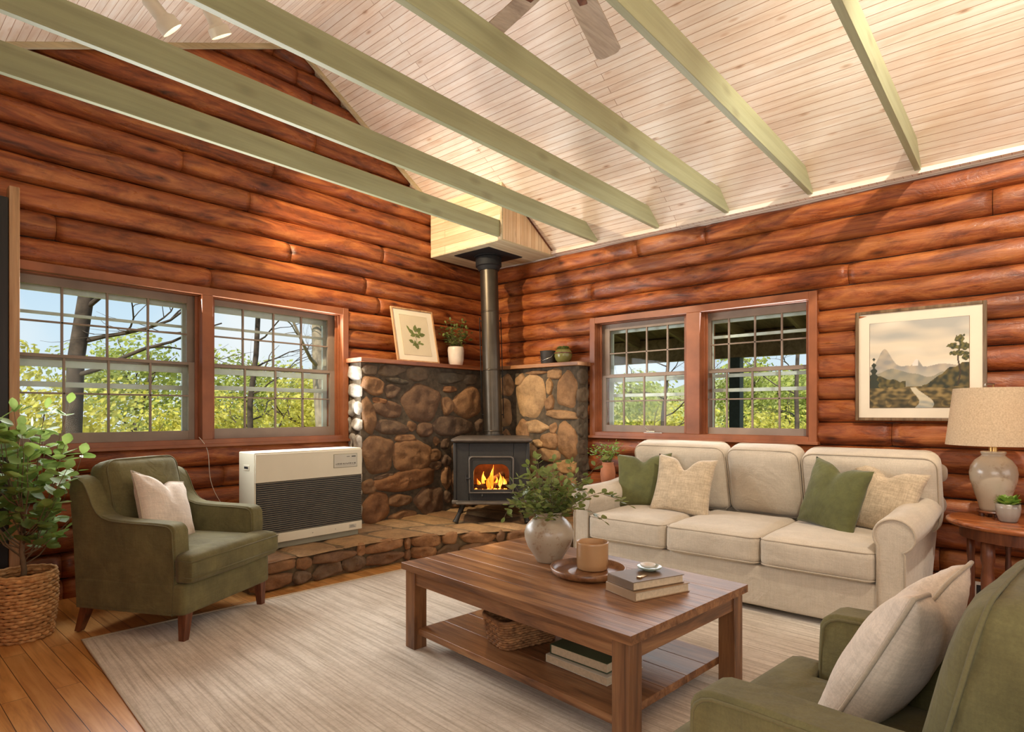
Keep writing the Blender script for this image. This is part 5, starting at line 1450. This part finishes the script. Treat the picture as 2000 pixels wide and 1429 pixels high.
# succulent on the side table
t = thing('succulent_pot', (4.27, .108, STZ+.001), 0, 'little grey pot with a bright green leafy plant beside the lamp', 'potted plant')
mb().lathe([(0, 0), (.034, 0), (.040, .006), (.052, .040), (.056, .075), (.054, .098), (.050, .100), (.047, .095), (.045, .085), (0, .08)], 32).build('pot', M['grey_pot'], t, smooth=True)
b = mb(); rg5 = random.Random(8)
for i in range(90):
    d = rv(rg5, rg5.uniform(.15, 1.8)).normalized(); base = Vector((d.x*.025, d.y*.025, .088+rg5.uniform(0, .02)))
    leaf(b, base, d, Vector((0, 0, 1)), rg5.uniform(.035, .06), .024, rg5, .4)
b.build('leaves', M['leaf_bright'], t, smooth=True)

# ================================================================== CEILING FITTINGS
def spot_head(loc, aim, label, ln):
    t = thing('track_spotlight', loc, 0, label, 'spotlight', 'track spotlights')
    q = Vector(aim).to_track_quat('Z', 'Y').to_matrix().to_4x4()
    b = mb(); b.M = q
    b.lathe([(0, -.02), (.036, -.02), (.041, -.012), (.041, ln*.5), (.044, ln*.54), (.064, ln*.66), (.066, ln), (.063, ln), (.060, ln*.70), (0, ln*.6)], 32)
    b.build('lamp_can', M['lampmetal'], t, smooth='auto')
    b = mb(); b.M = q; b.lathe([(0, ln*.84), (.058, ln*.84), (.058, ln*.83), (0, ln*.83)], 24); b.build('bulb', emis('spot bulb', [(0, (1, .85, .6)), (1, (1, .9, .7))], 5), t)
    top = Vector((0, 0, roof(loc[0])-.03-loc[2]))
    mb().tube([q @ Vector((.034, 0, ln*.25)), top*.55+Vector((.02, .01, 0)), top], .007, 8).build('bracket', M['walnut'], t, smooth=True)
    return t
spot_head((1.22, 3.86, 3.585), (.42, -.02, -.40), 'almond metal track spotlight with a flared mouth, nearest the left frame edge', .165)
spot_head((1.555, 3.86, 3.70), (.30, .06, -.44), 'almond metal track spotlight partly hidden behind the sage beam', .14)
t = thing('lighting_track', (0, 0, 0), 0, 'slim brown lighting track along the boarded ceiling above the spotlights', 'lighting track')
b = mb(); z0, z1 = roof(1.05), roof(1.95)
b.prism([(1.05, z0-.001), (1.95, z1-.001), (1.95, z1-.03), (1.05, z0-.03)], 'y', 3.80, 3.84); b.build('rail', M['walnut'], t)

FX, FY, FZ = 2.15, 1.57, 3.19
t = thing('ceiling_fan', (FX, FY, FZ), 0, 'ceiling fan with taupe wooden blades between the sage beams', 'ceiling fan')
mb().lathe([(0, -.06), (.07, -.055), (.11, -.02), (.12, .02), (.11, .07), (.06, .10), (0, .11)], 36).build('motor', M['lampmetal'], t, smooth=True)
mb().lathe([(0, .1), (.014, .1), (.014, roof(FX)-FZ-.06), (.06, roof(FX)-FZ-.04), (.07, roof(FX)-FZ-.0+.02), (0, roof(FX)-FZ+.02)], 20).build('downrod', M['walnut'], t, smooth='auto')
for i in range(6):
    a = R(18+ (0, 61, 120, 180, 240, 300)[i]-1.5)
    b = mb(); b.M = Matrix.Rotation(a, 4, 'Z') @ Matrix.Rotation(R(-11), 4, 'X')
    prof = [(.17, -.055), (.25, -.06)]+[(.25+.46*k/8, -.062-.008*k/8) for k in range(1, 9)]
    tip = [(.735, -.05), (.742, -.03), (.742, .03), (.735, .05)]
    poly = prof+tip+[(x, -y) for x, y in prof[::-1]]
    b.prism(poly, 'z', -.004, .004); bl = b.build('blade', M['fan_blade'], t, bevel=.0015)
    b = mb(); b.M = Matrix.Rotation(a, 4, 'Z'); b.box((.10, -.02, -.012), (.27, .02, -.004)); b.build('blade_arm', M['walnut'], t, bevel=.002)

# outlet low on the right wall
t = thing('wall_outlet', (XW-.032, .262, .06), 0, 'white wall outlet low on the logs below the side table', 'outlet')
mb().box((-.006, -.036, -.055), (.0, .036, .055)).build('cover_plate', M['plate'], t, bevel=.002)
mb().box((-.008, -.018, -.035), (-.0055, .018, .035)).build('socket', M['grille'], t, bevel=.001)

# ================================================================== OUTSIDE
b = mb(); n = 30; vs = []; fs = []
for i in range(n+1):
    for j in range(n+1):
        x, y = -20+70*i/n, -20+70*j/n; d = max(0, max(x-6, y-6))
        vs.append((x, y, -.5-.05*min(d, 20)+.25*noise.noise(Vector((x*.2, y*.2, 0)))))
for i in range(n):
    for j in range(n):
        a = i*(n+1)+j; fs.append((a, a+n+1, a+n+2, a+1))
b.add(vs, fs); tag(b.build('ground', M['grass'], smooth=True), kind='structure')
# distant wooded hill
def hillz(a): return 2.3+1.3*math.sin(a*1.7+.4)+.7*math.sin(a*4.1)+.5*noise.noise(Vector((a*9, 0, 0)))
b = mb(); vs = []; fs = []; n = 80
for i in range(n+1):
    a = R(-10+125*i/n)
    for k, (r, q) in enumerate(((26, 0), (32, .5), (38, .85), (44, 1), (52, .9))): vs.append((math.cos(a)*r, math.sin(a)*r, -2+q*(hillz(a*2)+2)+.6*noise.noise(Vector((i*.9, k*2, 1)))))
for i in range(n):
    for k in range(4): p = i*5+k; fs.append((p, p+5, p+6, p+1))
hm = NT('wooded hillside'); c = hm.ramp(hm.noise(hm.mapping(), 1.6, 9, .8), [(.36, srgb(96, 112, 62)), (.48, srgb(176, 178, 100)), (.56, srgb(150, 140, 100)), (.66, srgb(190, 168, 140))]); hm.color(c); hm.rough(.95)
b.add(vs, fs); tag(b.build('hillside', hm.m, smooth=True), kind='structure')

def crown_mesh(seed, mat, nleaf=1500, s=.11, lobes=9):
    rng = random.Random(seed); b = mb()
    L = [(rv(rng)*rng.uniform(0, .62)+Vector((0, 0, rng.uniform(-.55, .75))), rng.uniform(.28, .5)) for _ in range(lobes)]
    for i in range(nleaf):
        c, r = L[i % lobes]; d = Vector((rng.gauss(0, 1), rng.gauss(0, 1), rng.gauss(0, 1))).normalized()
        p = c+d*r*rng.uniform(.55, 1.0)**.5
        out = (d+Vector((rng.uniform(-.7, .7), rng.uniform(-.7, .7), rng.uniform(-.7, .5)))).normalized()
        sz = s*rng.uniform(.6, 1.3); u = out.cross(Vector((rng.random(), rng.random(), rng.random()))).normalized(); v = out.cross(u)
        k = rng.uniform(.6, 1.15); b.col = (k, k, k*rng.uniform(.7, 1.1))
        b.add([p-u*sz*.5, p+v*sz*.28, p+u*sz*.5, p-v*sz*.28], [(0, 1, 2, 3)])
    return b
def trunk_pts(rng, h, lean=.1, n=8, wob=.12):
    p = []; x = y = 0
    for i in range(n):
        q = i/(n-1); p.append((x, y, h*q)); x += lean*h/n+rng.uniform(-wob, wob)*h/n*.6; y += rng.uniform(-wob, wob)*h/n*.6
    return p
def branchy(b, p, d, L, r, depth, rng):
    pts = [Vector(p)]; dd = Vector(d).normalized(); n = 6
    for i in range(n):
        dd = (dd+Vector((rng.uniform(-.28, .28), rng.uniform(-.28, .28), rng.uniform(-.2, .26)))).normalized(); pts.append(pts[-1]+dd*L/n)
    b.tube(pts, [r*(1-.75*i/n) for i in range(n+1)], 6)
    if depth:
        for i in range(2, n+1):
            if rng.random() < .85:
                nd = (dd+Vector((rng.uniform(-1.1, 1.1), rng.uniform(-1.1, 1.1), rng.uniform(-.5, .9)))).normalized()
                branchy(b, pts[i], nd, L*rng.uniform(.45, .65), r*.42, depth-1, rng)
protos = []
for i, (mt, sd) in enumerate(((M['tree_leaf'], 1), (M['tree_leaf'], 2), (M['tree_leaf2'], 3))):
    t = thing('leafy_tree', (0, 0, -60), 0, 'x', 'tree')
    crown_mesh(sd, mt, 5200, .062, 16).build('foliage', mt, t)
    rng = random.Random(sd); b = mb(); b.tube([(0, 0, -1.6), (.02, .01, -.9), (0, 0, 0)], [.05, .045, .03], 8)
    for k in range(5): branchy(b, (0, 0, -.9+.25*k), rv(rng, .8), .8, .02, 1, rng)
    b.build('trunk', M['bark'], t, smooth=True)
    protos.append(t)
ta = [  # proto, x, y, z of crown centre, radius, label
 (0, 2.2, 10.6, .35, 1.7, 'yellow-green leafy tree seen low in the leftmost window'),
 (1, 4.4, 10.4, .45, 1.7, 'yellow-green leafy tree low in the middle of the left window'),
 (0, 6.6, 11.0, .5, 1.8, 'yellow-green leafy tree low in the second window from the left'),
 (1, 8.8, 10.6, .7, 1.7, 'yellow-green leafy tree seen beside the stone chimney end of the left windows'),
 (2, 4.3, 14.5, 1.1, 2.1, 'deeper green tree rising in the back of the left window'),
 (2, 6.6, 15.0, 1.0, 2.1, 'deeper green tree rising behind the mullion of the left windows'),
 (1, 8.8, 14.2, 1.1, 2.0, 'tall yellow-green tree behind the second window from the left'),
 (0, 1.6, 13.2, 1.0, 2.0, 'yellow-green tree at the far left edge of the left window'),
 (0, 11.5, 7.6, .1, 1.6, 'yellow-green leafy tree seen low in the narrower right window'),
 (1, 12.0, 5.9, .1, 1.5, 'yellow-green leafy tree beyond the porch between the right windows'),
 (0, 11.6, 4.0, .15, 1.5, 'bright yellow-green leafy tree low in the wider right window'),
 (1, 13.0, 2.6, .1, 1.7, 'yellow-green leafy tree at the right edge of the wider right window'),
 (1, 10.6, 9.3, .3, 1.7, 'yellow-green tree seen beside the leftmost post of the porch'),
 (0, 10.4, 2.2, -.1, 1.5, 'yellow-green tree low behind the post in the wider right window'),
 (1, 13.6, 6.6, .2, 1.9, 'yellow-green tree in the gap behind the mullion of the right windows'),
 (0, 10.9, 3.1, .0, 1.3, 'low yellow-green bush just right of the post in the wider right window'),
 (1, 12.2, 8.9, .1, 1.7, 'yellow-green tree behind the narrower right window, left of its bare tree'),
 (2, 19.0, 6.8, .9, 2.6, 'large pale green tree far off between the right windows'),
 (2, 19.0, 3.2, .9, 2.6, 'large pale green tree far off at the right edge of the wider right window'),
 (2, 16.0, 9.0, .6, 2.2, 'deeper green tree far beyond the narrower right window'),
 (2, 16.5, 4.6, .5, 2.2, 'deeper green tree far beyond the wider right window'),
]
used = set()
for pi, x, y, z, r, lab in ta:
    if pi in used: o = dup(protos[pi])
    else: o = protos[pi]; used.add(pi)
    o.location = (x, y, z); o.scale = (r, r, r*.8); o.rotation_euler = (0, 0, x*1.7+y); o['label'] = lab; o['group'] = 'trees outside the windows'
# bare trees
def bare(loc, h, r, lean, mat, label, seed, low=.35, nb=9, bl=1.6):
    rng = random.Random(seed); t = thing('bare_tree', loc, 0, label, 'tree', 'bare branching trees outside')
    p = trunk_pts(rng, h, lean); mb().tube(p, [r*(1-.45*i/7) for i in range(8)], 12).build('trunk', mat, t, smooth=True)
    b = mb()
    for k in range(nb):
        q = low+(1-low)*k/nb; i = int(q*7); base = Vector(p[i]).lerp(Vector(p[min(7, i+1)]), q*7-i)
        branchy(b, base, rv(rng, .35), bl*rng.uniform(.7, 1.15), r*.28, 2, rng)
    b.build('branches', mat, t, smooth=True)
bare((1.60, 7.85, -.8), 6.0, .10, .10, M['bark'], 'dark leaning tree trunk crossing the left window', 4, .40, 10, 1.6)
bare((4.58, 7.6, -.8), 6.0, .11, .0, M['bark_pale'], 'pale barked tree at the right edge of the second window', 6, .3, 10, 1.7)
bare((4.05, 8.7, -.8), 5.0, .05, .06, M['bark'], 'thin dark branching tree in the second window', 9, .3, 9, 1.5)
bare((9.8, 5.2, -.9), 3.6, .05, .25, M['bark'], 'leaning bare branch tree beyond the narrower right window', 12, .3, 8, 1.1)
bare((9.3, 2.75, -.9), 3.4, .045, .1, M['bark'], 'upright bare stems at the right of the wider right window', 15, .3, 7, .9)
# porch on the right side
t = thing('porch', (0, 0, 0), 0, 'brown boarded porch roof with rafters and dark posts outside the right windows', 'porch')
px1 = 7.25
def pz(x): return 2.62-(x-5.06)*.20
b = mb().prism([(5.07, pz(5.07)), (px1+.3, pz(px1+.3)), (px1+.3, pz(px1+.3)+.05), (5.07, pz(5.07)+.05)], 'y', -1.5, 5.4); b.build('roof_deck', M['porch'], t)
for k in range(9):
    y = -.9+.7*k
    mb().prism([(5.08, pz(5.08)-.13), (px1-.06, pz(px1-.06)-.13), (px1-.06, pz(px1-.06)-.002), (5.08, pz(5.08)-.002)], 'y', y, y+.045).build('rafter', M['porch'], t)
mb().box((px1-.05, -1.5, 1.87), (px1+.06, 5.4, pz(px1+.06)-.004)).build('eave_beam', M['porch'], t)
for y in (.9, 2.66, 4.50): mb().box((px1-.065, y, -.7), (px1+.065, y+.13, 1.869)).build('post', M['porch_post'], t, bevel=.004)
